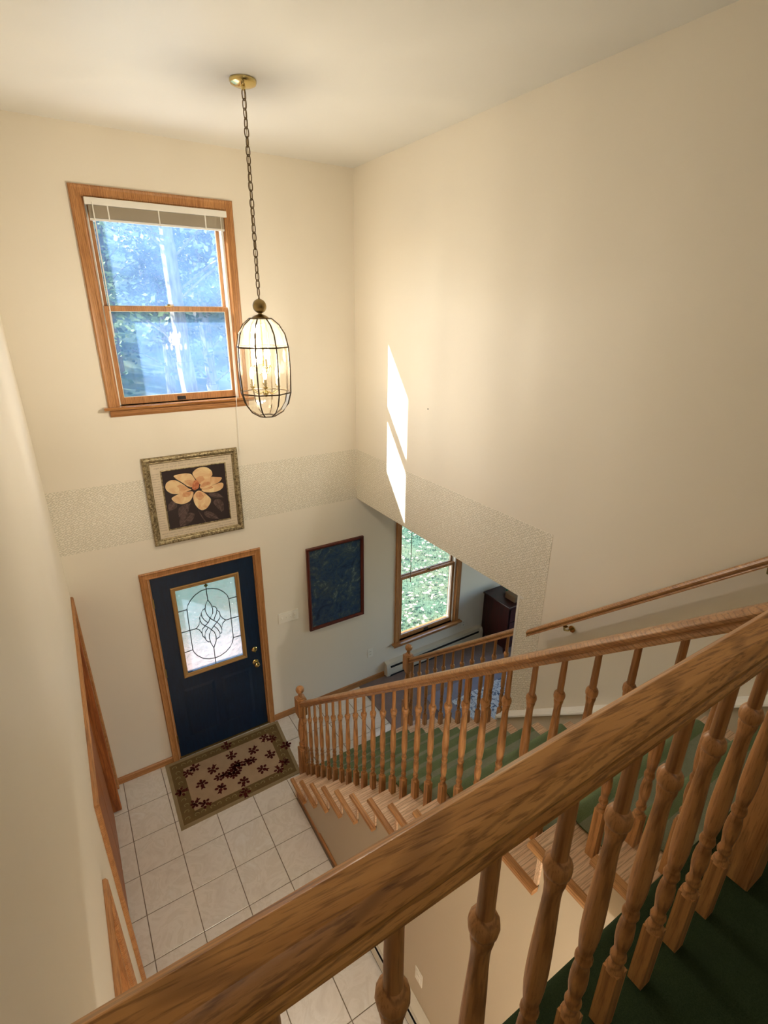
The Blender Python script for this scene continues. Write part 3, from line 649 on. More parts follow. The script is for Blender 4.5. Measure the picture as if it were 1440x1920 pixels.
d3 = struct_empty('door_3', (XL, -3.07, 0))
side_casing(d3, -3.560, -2.580, 2.055)
MB().box(XL-0.1, XL, -3.50, -3.488, 0, 1.995).box(XL-0.1, XL, -2.652, -2.640, 0, 1.995).box(XL-0.1, XL, -3.5, -2.64, 1.983, 1.995).build('jamb', trim_z, d3)
MB().box(XL-0.09, XL-0.050, -3.486, -2.654, 0.012, 1.980).build('door_slab', dark_z, d3)

# ------------------------------------------------------------------ chandelier
CHX, CHY = -1.320, -1.230
ch = thing('chandelier', 'brass and clear glass lantern chandelier with lit candle bulbs on a long chain', 'chandelier', (CHX, CHY, H))
MB().lathe([(0.068, H-0.0005), (0.069, H-0.008), (0.064, H-0.018), (0.045, H-0.026), (0.012, H-0.030), (0.010, H-0.042)][::-1], 28, (CHX, CHY, 0)).build('canopy', brass_m, ch, smooth=True)
def link_mb(c, turn, a=0.0245, b=0.0115):
    pts = []
    for k in range(18):
        t = 2*math.pi*k/18; x = b*math.cos(t); z = a*math.sin(t)
        z = math.copysign(abs(math.sin(t))**0.8*a, math.sin(t))
        pts.append((x*math.cos(turn), x*math.sin(turn), z))
    return MB().tube(pts, 0.0029, 6, closed=True)
z = H-0.062; kk = 0; link_o = None
while z > 4.300:
    if link_o is None:
        m0 = link_mb(None, 0).build('chain_link', chain_m, None, smooth=True); m1 = link_mb(None, math.pi/2).build('chain_link', chain_m, None, smooth=True)
        meshes = [m0.data, m1.data]; bpy.data.objects.remove(m0); bpy.data.objects.remove(m1); link_o = 1
    o = bpy.data.objects.new('chain_link', meshes[kk % 2]); COL.objects.link(o); o.parent = ch; o.location = (0, 0, z-H); o.rotation_euler = (0, 0, 0.35+0.25*math.sin(kk))
    z -= 0.0405; kk += 1
MB().tube([(CHX+0.004, CHY, H-0.04), (CHX-0.003, CHY+0.003, 4.8), (CHX+0.003, CHY-0.002, 4.27)], 0.0018, 5).build('wire', antique_m, ch)
MB().lathe([(max(0.001, 0.040*math.sin(math.pi*k/14)), 4.240-0.040*math.cos(math.pi*k/14)) for k in range(15)], 24, (CHX, CHY, 0)).build('ball', antique_m, ch, smooth=True)
MB().lathe([(0.003, 4.290), (0.006, 4.278)][::-1]+[], 10, (CHX, CHY, 0)).build('loop', chain_m, ch)
MB().lathe([(0.050, 4.172), (0.048, 4.180), (0.030, 4.190), (0.012, 4.196), (0.010, 4.206)], 20, (CHX, CHY, 0)).build('cap', antique_m, ch, smooth=True)
# body profile rings
RG = [(0.066, 4.172), (0.108, 4.138), (0.140, 4.086), (0.156, 4.013), (0.161, 3.880), (0.156, 3.744), (0.136, 3.675), (0.102, 3.628), (0.052, 3.598)]
NS = 8; PH = math.radians(22.5+33)
def cp_(r, z, k): a = PH+2*math.pi*k/NS; return Vector((CHX+r*math.cos(a), CHY+r*math.sin(a), z))
for k in range(NS):
    MB().tube([cp_(r, z, k) for r, z in RG], 0.0044, 6).build('rib', came_m, ch, smooth=True)
for r, z in (RG[0], RG[3], RG[5], RG[8]):
    MB().tube([cp_(r, z, k) for k in range(NS)], 0.0044, 6, closed=True).build('ring', came_m, ch, smooth=True)
def strip(k, seg, inset0, inset1, off=0.0):
    vs = []; 
    for r, z in seg:
        a, b = cp_(r-off, z, k), cp_(r-off, z, k+1)
        vs += [a.lerp(b, inset0), a.lerp(b, inset1)]
    return vs, [(2*i, 2*i+1, 2*i+3, 2*i+2) for i in range(len(seg)-1)]
for k in range(NS):
    for (i0, i1, mm) in ((0, 3, lampdome), (3, 5, lampglass), (5, 8, lampglass)):
        seg = RG[i0:i1+1]
        mb = MB(); vs, fs = strip(k, seg, 0.16, 0.84); mb.add(vs, fs, 0)
        for a, b in ((0.02, 0.16), (0.84, 0.98)):
            vs, fs = strip(k, seg, a, b); mb.add(vs, fs, 1)
        mb.build('glass_panel', [mm, lampedge], ch)
# inner candle cluster
inner = MB().tube([(CHX, CHY, 4.18), (CHX, CHY, 3.745)], 0.005, 8).lathe([(0.004, 3.715), (0.014, 3.725), (0.018, 3.740), (0.008, 3.755)], 12, (CHX, CHY, 0)).lathe([(0.004, 3.86), (0.014, 3.868), (0.014, 3.878), (0.004, 3.886)], 12, (CHX, CHY, 0)).build('stem', brass_m, ch, smooth=True)
lightpos = []
for n_, rad, zb, ph in ((6, 0.088, 3.790, 0.2), (3, 0.048, 3.905, 0.5)):
    for k in range(n_):
        a = ph+2*math.pi*k/n_; x, y = CHX+rad*math.cos(a), CHY+rad*math.sin(a)
        mb = MB().tube([(CHX, CHY, zb-0.035), (CHX+0.5*rad*math.cos(a), CHY+0.5*rad*math.sin(a), zb-0.055), (x, y, zb-0.030), (x, y, zb-0.012)], 0.003, 6)
        mb.lathe([(0.004, zb-0.016), (0.013, zb-0.010), (0.015, zb-0.002), (0.009, zb)], 12, (x, y, 0)); 
        arm = mb.build('candle_arm', brass_m, ch, smooth=True)
        MB().lathe([(0.0085, zb), (0.0085, zb+0.042)], 12, (x, y, 0)).build('candle_sleeve', mat('ivory_sleeve', srgb(240, 226, 190), 0.4) if 'ivory_sleeve' not in bpy.data.materials else bpy.data.materials['ivory_sleeve'], ch)
        MB().lathe([(0.006, zb+0.042), (0.010, zb+0.052), (0.0125, zb+0.064), (0.011, zb+0.078), (0.006, zb+0.092), (0.0015, zb+0.102)], 12, (x, y, 0)).build('bulb', bulb_m, ch, smooth=True)
pl = bpy.data.lights.new('chandelier_glow', 'POINT'); po = bpy.data.objects.new('chandelier_glow', pl); COL.objects.link(po)
po.parent = ch; po.location = (0, 0, 3.93-H); pl.energy = CHANDELIER_W; pl.color = (1.0, 0.93, 0.82); pl.shadow_soft_size = 0.055

# ------------------------------------------------------------------ pictures
def chaikin(p, it=2):
    for _ in range(it): p = [q for i in range(len(p)) for q in ((p[i][0]*.8+p[(i+1) % len(p)][0]*.2, p[i][1]*.8+p[(i+1) % len(p)][1]*.2), (p[i][0]*.2+p[(i+1) % len(p)][0]*.8, p[i][1]*.2+p[(i+1) % len(p)][1]*.8))]
    return p
def ngon(mb, pts, y, t=0.0006, mi=0): return mb.poly([(x, y, z) for x, z in chaikin(pts)], (0, -1, 0), t, mi)
pic = thing('framed_picture', 'square magnolia blossom print with script mat in a carved gilt frame above the front door', 'picture', (-1.578, 0, 2.722))
frame_ring(MB(), -1.958, -1.192, 2.342, 3.105, -0.001, [(0, 0), (0.0, 0.018), (0.006, 0.026), (0.020, 0.030), (0.032, 0.026), (0.040, 0.018), (0.046, 0.020), (0.052, 0.014), (0.054, 0.004), (0.054, 0)]).build('frame', goldframe, pic)
mb = MB()
def leafblob(x, z, ang, l=0.020, w_=0.007):
    c, s = math.cos(ang), math.sin(ang); vs = []
    for a, b, h in ((-l/2, 0, 0), (0, w_/2, 0), (l/2, 0, 0), (0, -w_/2, 0), (0, 0, 0.006)): vs.append((x+a*c-b*s, -0.028-h, z+a*s+b*c))
    mb.add(vs, [(0, 1, 4), (1, 2, 4), (2, 3, 4), (3, 0, 4), (3, 2, 1, 0)])
for side in range(4):
    for i in range(34):
        t = (i+0.5)/34; a = (0.75 if i % 2 else -0.75)+random.uniform(-.2, .2)
        L0 = 0.745
        if side == 0: leafblob(-1.948+t*L0, 3.088, a)
        elif side == 1: leafblob(-1.948+t*L0, 2.360, a)
        elif side == 2: leafblob(-1.941, 2.352+t*L0, a+1.57)
        else: leafblob(-1.209, 2.352+t*L0, a+1.57)
tag(mb.build('carving', goldleaf, pic), kind='stuff')
MB().box(-1.910, -1.240, -0.008, -0.002, 2.390, 3.058).build('mat_board', mat('mat_board', srgb(222, 206, 180), 0.7), pic)
frame_ring(MB(), -1.832, -1.300, 2.460, 2.990, -0.008, [(0, 0), (0, 0.004), (0.005, 0.006), (0.010, 0.004), (0.010, 0)]).build('fillet', goldframe, pic)
MB().box(-1.824, -1.308, -0.0090, -0.008, 2.468, 2.982).build('print', mat('print_ground', srgb(40, 26, 26), 0.5), pic)
LEAVES = [[(-1.422,2.668),(-1.38,2.664),(-1.352,2.624),(-1.355,2.555),(-1.379,2.541),(-1.416,2.591),(-1.443,2.642)],[(-1.478,2.731),(-1.429,2.734),(-1.382,2.714),(-1.35,2.674),(-1.399,2.679),(-1.447,2.692)],[(-1.532,2.567),(-1.503,2.577),(-1.463,2.554),(-1.431,2.524),(-1.407,2.48),(-1.47,2.493),(-1.522,2.527)],[(-1.741,2.478),(-1.738,2.549),(-1.694,2.578),(-1.639,2.589),(-1.601,2.566),(-1.636,2.505),(-1.694,2.479)],[(-1.742,2.595),(-1.732,2.645),(-1.682,2.673),(-1.629,2.67),(-1.65,2.607),(-1.698,2.548),(-1.727,2.532)],[(-1.811,2.69),(-1.768,2.725),(-1.733,2.69),(-1.745,2.648),(-1.813,2.632)],[(-1.577,2.592),(-1.57,2.592),(-1.549,2.54),(-1.52,2.474),(-1.529,2.474),(-1.556,2.534)]]
PETALS = [[(-1.781,2.743),(-1.736,2.763),(-1.668,2.78),(-1.589,2.774),(-1.605,2.725),(-1.634,2.686),(-1.696,2.671),(-1.752,2.697)],[(-1.812,2.845),(-1.798,2.882),(-1.763,2.901),(-1.719,2.893),(-1.672,2.853),(-1.626,2.802),(-1.601,2.79),(-1.655,2.778),(-1.709,2.769),(-1.767,2.78),(-1.801,2.811)],[(-1.739,2.937),(-1.648,2.942),(-1.593,2.93),(-1.572,2.887),(-1.562,2.857),(-1.602,2.805),(-1.636,2.826),(-1.677,2.869),(-1.718,2.904)],[(-1.586,2.933),(-1.552,2.963),(-1.504,2.976),(-1.458,2.967),(-1.421,2.929),(-1.419,2.885),(-1.47,2.863),(-1.507,2.84),(-1.53,2.815),(-1.545,2.861),(-1.569,2.887)],[(-1.534,2.779),(-1.464,2.789),(-1.407,2.805),(-1.35,2.814),(-1.334,2.796),(-1.345,2.761),(-1.386,2.738),(-1.456,2.737),(-1.51,2.752)],[(-1.538,2.809),(-1.497,2.861),(-1.454,2.883),(-1.4,2.871),(-1.336,2.857),(-1.37,2.818),(-1.435,2.799),(-1.5,2.78),(-1.533,2.786)],[(-1.604,2.732),(-1.569,2.77),(-1.542,2.773),(-1.504,2.744),(-1.456,2.682),(-1.463,2.646),(-1.5,2.599),(-1.543,2.587),(-1.575,2.614),(-1.599,2.664)]]
CENTER = [(-1.599,2.827),(-1.578,2.867),(-1.551,2.869),(-1.537,2.838),(-1.546,2.795),(-1.582,2.78),(-1.603,2.798)]
def print_mat(name, stops, s=9):
    m = mat(name, stops[0], 0.5); v = coords(m); n = noise_n(m, v, s, 3, 0.5, 1.0)
    LK(m, ramp(m, n, [(0.35, stops[0]), (0.65, stops[1])]), BS(m).inputs['Base Color']); return m
leafp = print_mat('print_leaf', (srgb(62, 44, 42), srgb(98, 78, 72)), 26)
petp = print_mat('print_petal', (srgb(222, 172, 124), srgb(240, 214, 164)), 11)
petd = print_mat('print_petal_fold', (srgb(206, 142, 98), srgb(224, 176, 130)), 14)
vein = mat('print_vein', srgb(120, 100, 92), 0.5)
y = -0.0092
for l in LEAVES:
    o = ngon(MB(), l, y, 0.0002).build('leaf', leafp, pic); y -= 0.0001
for l in LEAVES[:6]:
    cx = sum(p[0] for p in l)/len(l); cz = sum(p[1] for p in l)/len(l); far = max(l, key=lambda p: (p[0]-cx)**2+(p[1]-cz)**2)
    a = (2*cx-far[0], 2*cz-far[1]); MB().tube([(far[0], y-0.0004, far[1]), (cx, y-0.0004, cz), (a[0]*.7+cx*.3, y-0.0004, a[1]*.7+cz*.3)], 0.0010, 4).build('leaf_vein', vein, pic)
ctr = (-1.575, 2.80)
for i, l in enumerate(PETALS):
    y -= 0.0003; ngon(MB(), l, y, 0.0003).build('petal', petp, pic)
    cx = sum(p[0] for p in l)/len(l); cz = sum(p[1] for p in l)/len(l)
    fold = [(ctr[0]+(p[0]-ctr[0])*(0.62 if j % 2 else 0.50)+(cx-ctr[0])*0.06, ctr[1]+(p[1]-ctr[1])*0.55) for j, p in enumerate(l)]
    fold = [((q[0]*0.8+cx*0.2), (q[1]*0.8+cz*0.2)) for q in fold]
    y -= 0.0002; ngon(MB(), fold, y, 0.0002).build('petal_fold', petd, pic)
y -= 0.0003; ngon(MB(), CENTER, y, 0.0003).build('flower_centre', print_mat('print_centre', (srgb(170, 84, 52), srgb(214, 140, 96)), 40), pic)
# flowing illegible script on the mat: one joined set of thin pen strokes
mb = MB(); ry = -0.0086
def script(x0, x1, z, amp):
    x = x0; pts = []
    while x < x1:
        wlen = random.uniform(0.02, 0.07); e = min(x+wlen, x1); pts = []
        t = x
        while t < e:
            pts.append((t+0.0015*math.sin(t*900), ry, z+amp*math.sin(t*780+random.uniform(-.5, .5))*random.choice((0.5, 0.8, 1.0, 1.6)))); t += 0.0021
        if len(pts) > 2: mb.tube(pts, 0.0006, 3)
        x = e+0.008
for z, x0, x1 in ((3.034, -1.89, -1.26), (3.012, -1.88, -1.27), (2.436, -1.89, -1.26), (2.412, -1.88, -1.27)): script(x0, x1, z, 0.0055)
for i in range(24):
    z = 2.470+i*0.0215; script(-1.900, -1.842, z, 0.0040); script(-1.290, -1.250, z, 0.0040)
tag(mb.build('script', mat('sepia_ink', srgb(120, 98, 74), 0.7), pic), kind='stuff')
# dark landscape picture
p2 = thing('framed_picture', 'tall dark blue painting in a thin red-brown frame right of the light switch', 'picture', (-0.265, 0, 1.49))
frame_ring(MB(), -0.597, 0.066, 1.006, 1.977, -0.001, [(0, 0), (0, 0.026), (0.004, 0.030), (0.016, 0.030), (0.022, 0.024), (0.032, 0.018), (0.034, 0.008), (0.034, 0)]).build('frame', redframe, p2)
m = mat('dark_painting', srgb(28, 44, 62), 0.28); v = coords(m, (1, 1, 1)); n1 = noise_n(m, v, 7, 8, 0.7, 1.6); n2 = noise_n(m, v, 42, 4, 0.7)
vz = N(m, 'ShaderNodeTexCoord'); sz = N(m, 'ShaderNodeSeparateXYZ'); LK(m, vz.outputs['Object'], sz.inputs[0])
c1 = ramp(m, n1, [(0.3, srgb(24, 42, 70)), (0.46, srgb(50, 78, 112)), (0.56, srgb(74, 92, 100)), (0.70, srgb(140, 160, 156))])
c2 = ramp(m, n2, [(0.35, (0.55, 0.55, 0.6, 1)), (0.65, (1, 1, 1, 1))])
LK(m, mixc(m, 0.8, c1, c2, 'MULTIPLY'), BS(m).inputs['Base Color'])
MB().box(-0.567, 0.036, -0.010, -0.002, 1.036, 1.947).build('canvas', m, p2)

# switch plate, outlets, nail, heaters
sw = thing('light_switch', 'cream four-gang switch plate on the wall right of the front door', 'switch', (-0.825, 0, 1.262))
MB().box(-0.933, -0.717, -0.006, 0, 1.200, 1.324).build('plate', plate_m, sw, bevel=0.003, seg=2)
for i in range(4):
    x = -0.933+0.036+i*0.048
    MB().box(x-0.016, x+0.016, -0.0075, -0.005, 1.230, 1.294).build('rocker_surround', plate_m, sw)
    MB().box(x-0.005, x+0.005, -0.016, -0.006, 1.256, 1.272).build('toggle', plate_m, sw, bevel=0.001)
def outlet(label, cx, cz, wall='y', cy=0.0):
    o = thing('wall_outlet', label, 'outlet', (cx, cy, cz))
    if wall == 'y':
        MB().box(cx-0.036, cx+0.036, cy-0.005, cy, cz-0.058, cz+0.058).build('plate', plate_m, o, bevel=0.002)
        for dz in (-0.020, 0.020):
            s = MB().box(cx-0.016, cx+0.016, cy-0.007, cy-0.004, cz+dz-0.014, cz+dz+0.014).build('socket', plate_m, o)
            MB().box(cx-0.007, cx-0.004, cy-0.0076, cy-0.0068, cz+dz-0.004, cz+dz+0.006).box(cx+0.004, cx+0.007, cy-0.0076, cy-0.0068, cz+dz-0.004, cz+dz+0.006).build('slots', black_m, s)
    else:
        MB().box(cx-0.005, cx, cy-0.036, cy+0.036, cz-0.058, cz+0.058).build('plate', plate_m, o, bevel=0.002)
        for dz in (-0.020, 0.020): MB().box(cx-0.007, cx-0.004, cy-0.016, cy+0.016, cz+dz-0.014, cz+dz+0.014).build('socket', plate_m, o)
outlet('pale outlet plate low on the wall between the blue painting and the living room window', 0.162, 0.42)
outlet('outlet plate on the living room wall below the right end of the window sill', 1.61, 0.33)
outlet('outlet plate on the beige wall under the stairs, above the heater', -1.22, 0.455, 'x', -2.915)
tag(MB().tube([(0, -1.159, 3.512), (-0.006, -1.159, 3.514)], 0.004, 8).build('nail', black_m), 'small dark nail in the blank right wall', 'nail')
def heater(label, p0, p1, along, into):
    """low baseboard heater; along = unit dir of length, into = unit dir out of the wall"""
    p0, p1, into = Vector(p0), Vector(p1), Vector(into); al = (p1-p0).normalized()
    h = thing('baseboard_heater', label, 'heater', p0)
    MB().sweep([(0.001, 0.030), (0.012, 0.030), (0.012, 0.195), (0.001, 0.200)], p0, p1, into).build('back_panel', heater_m, h)
    MB().sweep([(0.058, 0.030), (0.066, 0.030), (0.070, 0.060), (0.066, 0.122), (0.060, 0.122)], p0, p1, into).build('front_panel', heater_m, h)
    MB().sweep([(0.001, 0.205), (0.050, 0.186), (0.053, 0.176), (0.047, 0.180), (0.001, 0.198)], p0, p1, into).build('hood', heater_m, h)
    MB().sweep([(0.020, 0.172), (0.056, 0.150), (0.058, 0.155), (0.022, 0.178)], p0, p1, into).build('damper', heater_m, h)
    MB().sweep([(0.012, 0.05), (0.054, 0.05), (0.050, 0.142), (0.012, 0.176)], p0, p1, into).build('fins', black_m, h)  # fins raised and coloured black to paint the shade inside the slots
    for p, s in ((p0, -1), (p1, 1)):
        a = p; b = p+al*s*0.055
        MB().sweep([(0.001, 0.020), (0.072, 0.020), (0.076, 0.060), (0.072, 0.145), (0.055, 0.190), (0.001, 0.208)], a, b, into).build('end_cap', heater_m, h, bevel=0.004)
    MB().sweep([(0.004, 0.0), (0.06, 0.0), (0.06, 0.03), (0.004, 0.03)], p0, p1, into).build('foot_rail', black_m, h)
heater('cream baseboard heater along the living room wall under the window', (0.415, 0, 0.006), (1.86, 0, 0.006), 'x', (0, -1, 0))
heater('cream baseboard heater along the foot of the beige wall under the stairs', (-1.22, -2.34, 0), (-1.22, -3.90, 0), 'y', (-1, 0, 0))

# ------------------------------------------------------------------ doormat rug
rug = thing('doormat_rug', 'beige and olive floral rug lying on the tiles in front of the blue door', 'rug', (-1.63, -0.41, 0))
Q = [(-2.207, -0.016), (-1.040, -0.026), (-1.092, -0.786), (-2.220, -0.806)]
def bil(u, v):
    a = Vector(Q[3]).lerp(Vector(Q[2]), u); b = Vector(Q[0]).lerp(Vector(Q[1]), u); return a.lerp(b, v)
edge_m = carpet('rug_edge', srgb(156, 138, 104), srgb(176, 156, 122), 500)
bord_m = carpet('rug_border', srgb(114, 92, 58), srgb(136, 114, 78), 500)
field_m = carpet('rug_field', srgb(178, 152, 122), srgb(196, 170, 140), 500)
mot_m = carpet('rug_motif', srgb(74, 26, 26), srgb(98, 42, 36), 500)
scr_m = carpet('rug_scroll', srgb(172, 160, 110), srgb(190, 178, 126), 500)
def rugpoly(u0, u1, v0, v1, z, t):
    n = 12; top = [bil(u0+(u1-u0)*i/n, v1) for i in range(n+1)]; bot = [bil(u1-(u1-u0)*i/n, v0) for i in range(n+1)]
    return MB().poly([(p.x, p.y, z) for p in bot[::-1]+top[::-1]], (0, 0, 1), t)
def sc_(nm, u, v, *a): return rugpoly(u, 1-u, v, 1-v, *a)
sc_('', 0, 0, 0.0005, 0.006).build('edge_binding', edge_m, rug)
sc_('', 0.028, 0.045, 0.0066, 0.0008).build('border', bord_m, rug)
sc_('', 0.125, 0.165, 0.0076, 0.0008).build('field', field_m, rug)
def spray(cx, cy, ang, s, n=5):
    mb = MB(); zt = 0.0088
    def ell(x, y, a, l, w_):
        pts = []
        for k in range(8):
            t = 2*math.pi*k/8; px, py = 1.15*l*math.cos(t), 1.45*w_*math.sin(t)
            pts.append((x+px*math.cos(a)-py*math.sin(a), y+px*math.sin(a)+py*math.cos(a), zt))
        mb.poly(pts, (0, 0, 1), 0.0008)
    tri = [(-0.012, -0.030), (0.012, -0.030), (0.016, -0.052), (0.0, -0.042), (-0.016, -0.052)]
    c, s_ = math.cos(ang), math.sin(ang)
    mb.poly([(cx+s*(x*c-y*s_), cy+s*(x*s_+y*c), zt) for x, y in tri], (0, 0, 1), 0.0008)
    ell(cx-s*0.016*(-s_), cy-s*0.016*c, ang+1.57, 0.014*s, 0.010*s)
    for k in range(n):
        a = ang+math.pi*(k/(n-1))*1.15-0.25; r = 0.026*s*(1 if k % 2 else 1.25)
        ell(cx+r*math.cos(a), cy+r*math.sin(a), a, 0.013*s, 0.0075*s)
    for k in range(3):
        a = ang+0.8+0.8*k; ell(cx+0.012*s*math.cos(a), cy+0.012*s*math.sin(a), a+0.5, 0.010*s, 0.005*s)
    return mb
for i, (x, y, a) in enumerate(((-1.951,-.421,0),(-1.818,-.308,2.6),(-1.808,-.562,-.5),(-1.612,-.236,2.9),(-1.403,-.287,2.4),(-1.272,-.429,3.1),(-1.4,-.558,.9),(-1.602,-.602,-.4),(-2.133,-.408,1.57),(-1.617,-.085,3.1),(-1.092,-.399,-1.57),(-1.634,-.725,0))):
    spray(x, y, a, 1.25).build('flower_motif', mot_m, rug)
for x, y, a in ((-2.035,-.225,.8),(-1.965,-.195,1.9),(-2.050,-.60,2.4),(-1.975,-.650,1.0),(-1.250,-.190,-.6),(-1.185,-.240,-1.7),(-1.185,-.590,-2.2),(-1.262,-.645,-2.9)):
    spray(x, y, a, 1.15).build('corner_motif', mot_m, rug)
for x, y, a in ((-1.79,-.43,1.57),(-1.73,-.435,.4),(-1.68,-.43,2.2),(-1.64,-.39,.2),(-1.62,-.45,3.4),(-1.57,-.40,1.2),(-1.66,-.475,2.8),(-1.50,-.395,.2),(-1.455,-.400,4.4),(-1.60,-.365,5.5)):
    spray(x, y, a, 1.1).build('centre_motif', mot_m, rug)
mb = MB()
def scroll(cx, cy, fl, s=1.0):
    pts = []
    for k in range(15):
        t = k/14*4.2; r = 0.026*s*(1-k/20); pts.append((cx+r*math.cos(t)*fl, cy+r*math.sin(t), 0.0082))
    mb.tube(pts, 0.0022, 4)
for i in range(15):
    u = 0.07+0.86*i/14
    for v in (0.105, 0.895): p = bil(u, v); scroll(p.x, p.y, 1 if i % 2 else -1)
for i in range(8):
    v = 0.2+0.6*i/7
    for u in (0.076, 0.924): p = bil(u, v); scroll(p.x, p.y, 1 if i % 2 else -1)
tag(mb.build('border_scroll', scr_m, rug), kind='stuff')

# ------------------------------------------------------------------ living room things
m = mat('floral_rug', srgb(120, 130, 150), 0.95, spec=0.1); v = coords(m); n1 = noise_n(m, v, 15, 6, 0.75, 1.0); n2 = noise_n(m, v, 500, 2)
LK(m, ramp(m, n1, [(0.40, srgb(84, 98, 120)), (0.46, srgb(140, 150, 166)), (0.52, srgb(228, 230, 230)), (0.60, srgb(182, 188, 196))]), BS(m).inputs['Base Color']); bump(m, n2, 0.5, 0.004)
m_plain = carpet('rug_plain_border', srgb(136, 134, 146), srgb(158, 154, 166), 500)
ar = thing('area_rug', 'blue and white floral rug on the living room floor behind the stairs', 'rug', (1.6, -1.6, 0.006))
MB().box(0.56, 2.7, -2.95, -0.58, 0.0065, 0.014).build('border', m_plain, ar)
MB().box(0.78, 2.5, -2.75, -0.80, 0.0145, 0.016).build('field', m, ar)
dr = thing('chest_of_drawers', 'dark mahogany chest of drawers in the corner past the living room window', 'chest', (2.4, -0.25, 0.006))
MB().box(1.935, 2.90, -0.475, -0.015, 0.086, 0.705).build('carcass', maroon, dr)
MB().box(1.915, 2.92, -0.495, -0.010, 0.706, 0.730).build('top', maroon, dr, bevel=0.006, seg=2)
for k in range(3):
    z0 = 0.11+k*0.195; d_ = MB().box(1.955, 2.88, -0.488, -0.476, z0, z0+0.18).build('drawer', maroon, dr)
    for x in (2.15, 2.68): MB().lathe([(0.006, 0), (0.006, 0.012), (0.014, 0.018), (0.012, 0.028)], 12, (x, -0.50, z0+0.075)).build('knob', brass_m, d_, smooth=True)
for x in (1.955, 2.86):
    for yy in (-0.455, -0.045): MB().lathe([(0.018, 0.006), (0.026, 0.05), (0.030, 0.086)], 12, (x, yy, 0)).build('foot', maroon, dr, smooth=True)
bx = thing('wooden_box', 'small brown wooden box standing on the mahogany chest', 'box', (2.16, -0.33, 0.73))
MB().box(2.06, 2.30, -0.44, -0.27, 0.7305, 0.80).build('body', mat('brown_box', srgb(110, 82, 54), 0.5), bx)
MB().box(2.055, 2.305, -0.445, -0.265, 0.801, 0.818).build('lid', mat('brown_lid', srgb(124, 94, 60), 0.5), bx, bevel=0.003)
vs = thing('glass_dish', 'green glass dish on the mahogany chest', 'dish', (2.22, -0.17, 0.73))
MB().lathe([(0.03, 0.7305), (0.032, 0.740), (0.014, 0.750), (0.05, 0.775), (0.085, 0.800), (0.080, 0.802), (0.045, 0.780), (0.01, 0.762)], 18, (2.22, -0.17, 0), cap=False).build('bowl', mat('green_glass', srgb(10, 120, 84), 0.1), vs, smooth=True)

# ------------------------------------------------------------------ unseen fill lamps added in the two halls
def fill_lamp(x, y, z, watts, col, label):
    t = thing('fill_lamp', label, 'ceiling lamp', (x, y, z))
    MB().lathe([(0.15, z-0.001), (0.15, z-0.03), (0.14, z-0.035)][::-1], 24, (x, y, 0)).build('base', brass_m, t)
    MB().lathe([(0.01, z-0.11), (0.07, z-0.10), (0.12, z-0.07), (0.135, z-0.036)], 24, (x, y, 0)).build('shade', emis('fill_lamp_glow', (1.0, 0.86, 0.66, 1), 2.0), t, smooth=True)
    l = bpy.data.lights.new('lamp', 'POINT'); lo = bpy.data.objects.new('lamp', l); COL.objects.link(lo); lo.parent = t; lo.location = (0, 0, -0.18)
    l.energy = watts; l.color = col; l.shadow_soft_size = 0.10
fill_lamp(-2.2, -6.0, H, HALL_FILL_W, (1.0, 0.95, 0.87), 'unseen round fill lamp added in the upstairs hall behind the viewpoint')
fill_lamp(-1.95, -5.4, HZ, LOWER_FILL_W, (1.0, 0.95, 0.86), 'unseen round fill lamp added in the lower hall under the landing')

# ------------------------------------------------------------------ outdoors
GZ = -0.35
def hill(y): return max(0, y-8)*0.03+max(0, y-15)**1.25*0.16
m = mat('lawn', srgb(110, 140, 84), 0.95, spec=0.1); v = coords(m); n1 = noise_n(m, v, 22, 5, 0.7); n2 = noise_n(m, v, 1.2, 3)
LK(m, mixc(m, ramp(m, n2, [(0.4, (0, 0, 0, 1)), (0.7, (1, 1, 1, 1))]), ramp(m, n1, [(0.35, srgb(58, 84, 68)), (0.6, srgb(98, 126, 102))]), srgb(118, 124, 96)), BS(m).inputs['Base Color']); bump(m, n1, 0.7, 0.03)
gmb = MB(); nx, ny = 40, 34
for j in range(ny+1):
    for i in range(nx+1):
        x = -45+105*i/nx; yv = 0.16+60*(j/ny)**1.5
        gmb.v.append((x, yv, GZ+hill(yv)+0.15*noise.noise(Vector((x*.3, yv*.3, 0)))*min(1, max(0, yv-2)/4)))
gmb.f = [(j*(nx+1)+i, j*(nx+1)+i+1, (j+1)*(nx+1)+i+1, (j+1)*(nx+1)+i) for j in range(ny) for i in range(nx)]; gmb.m = [0]*len(gmb.f)
struct('ground', gmb, m, smooth=True)
# fallen leaves and grass blades near the house
lm_ = mat('dry_leaf', srgb(190, 172, 148), 0.8); mb = MB()
for i in range(5200):
    x, yv = random.uniform(-6, 12), 0.3+abs(random.gauss(0, 3.2)); s = random.uniform(0.022, 0.05); a = random.uniform(0, 6.28)
    c, s_ = math.cos(a)*s, math.sin(a)*s; z = GZ+0.045+random.uniform(0, 0.02)+hill(yv)
    mb.add([(x-c, yv-s_, z), (x+s_*.6, yv-c*.6, z+random.uniform(0, .02)), (x+c, yv+s_, z+0.006), (x-s_*.6, yv+c*.6, z+random.uniform(0, .02))], [(0, 1, 2, 3)])
tag(mb.build('fallen_leaves', lm_), 'pale fallen leaves scattered over the lawn', 'leaves', kind='stuff')
mb = MB()
for i in range(26000):
    x, yv = random.uniform(0.0, 6.5), random.uniform(0.3, 7); a = random.uniform(0, 6.28); h = random.uniform(0.03, 0.075); w2 = 0.006
    dx, dy = math.cos(a)*w2, math.sin(a)*w2; lx, ly = random.uniform(-.04, .04), random.uniform(-.04, .04)
    mb.add([(x-dx, yv-dy, GZ-0.01), (x+dx, yv+dy, GZ-0.01), (x+lx, yv+ly, GZ+h)], [(0, 1, 2)])
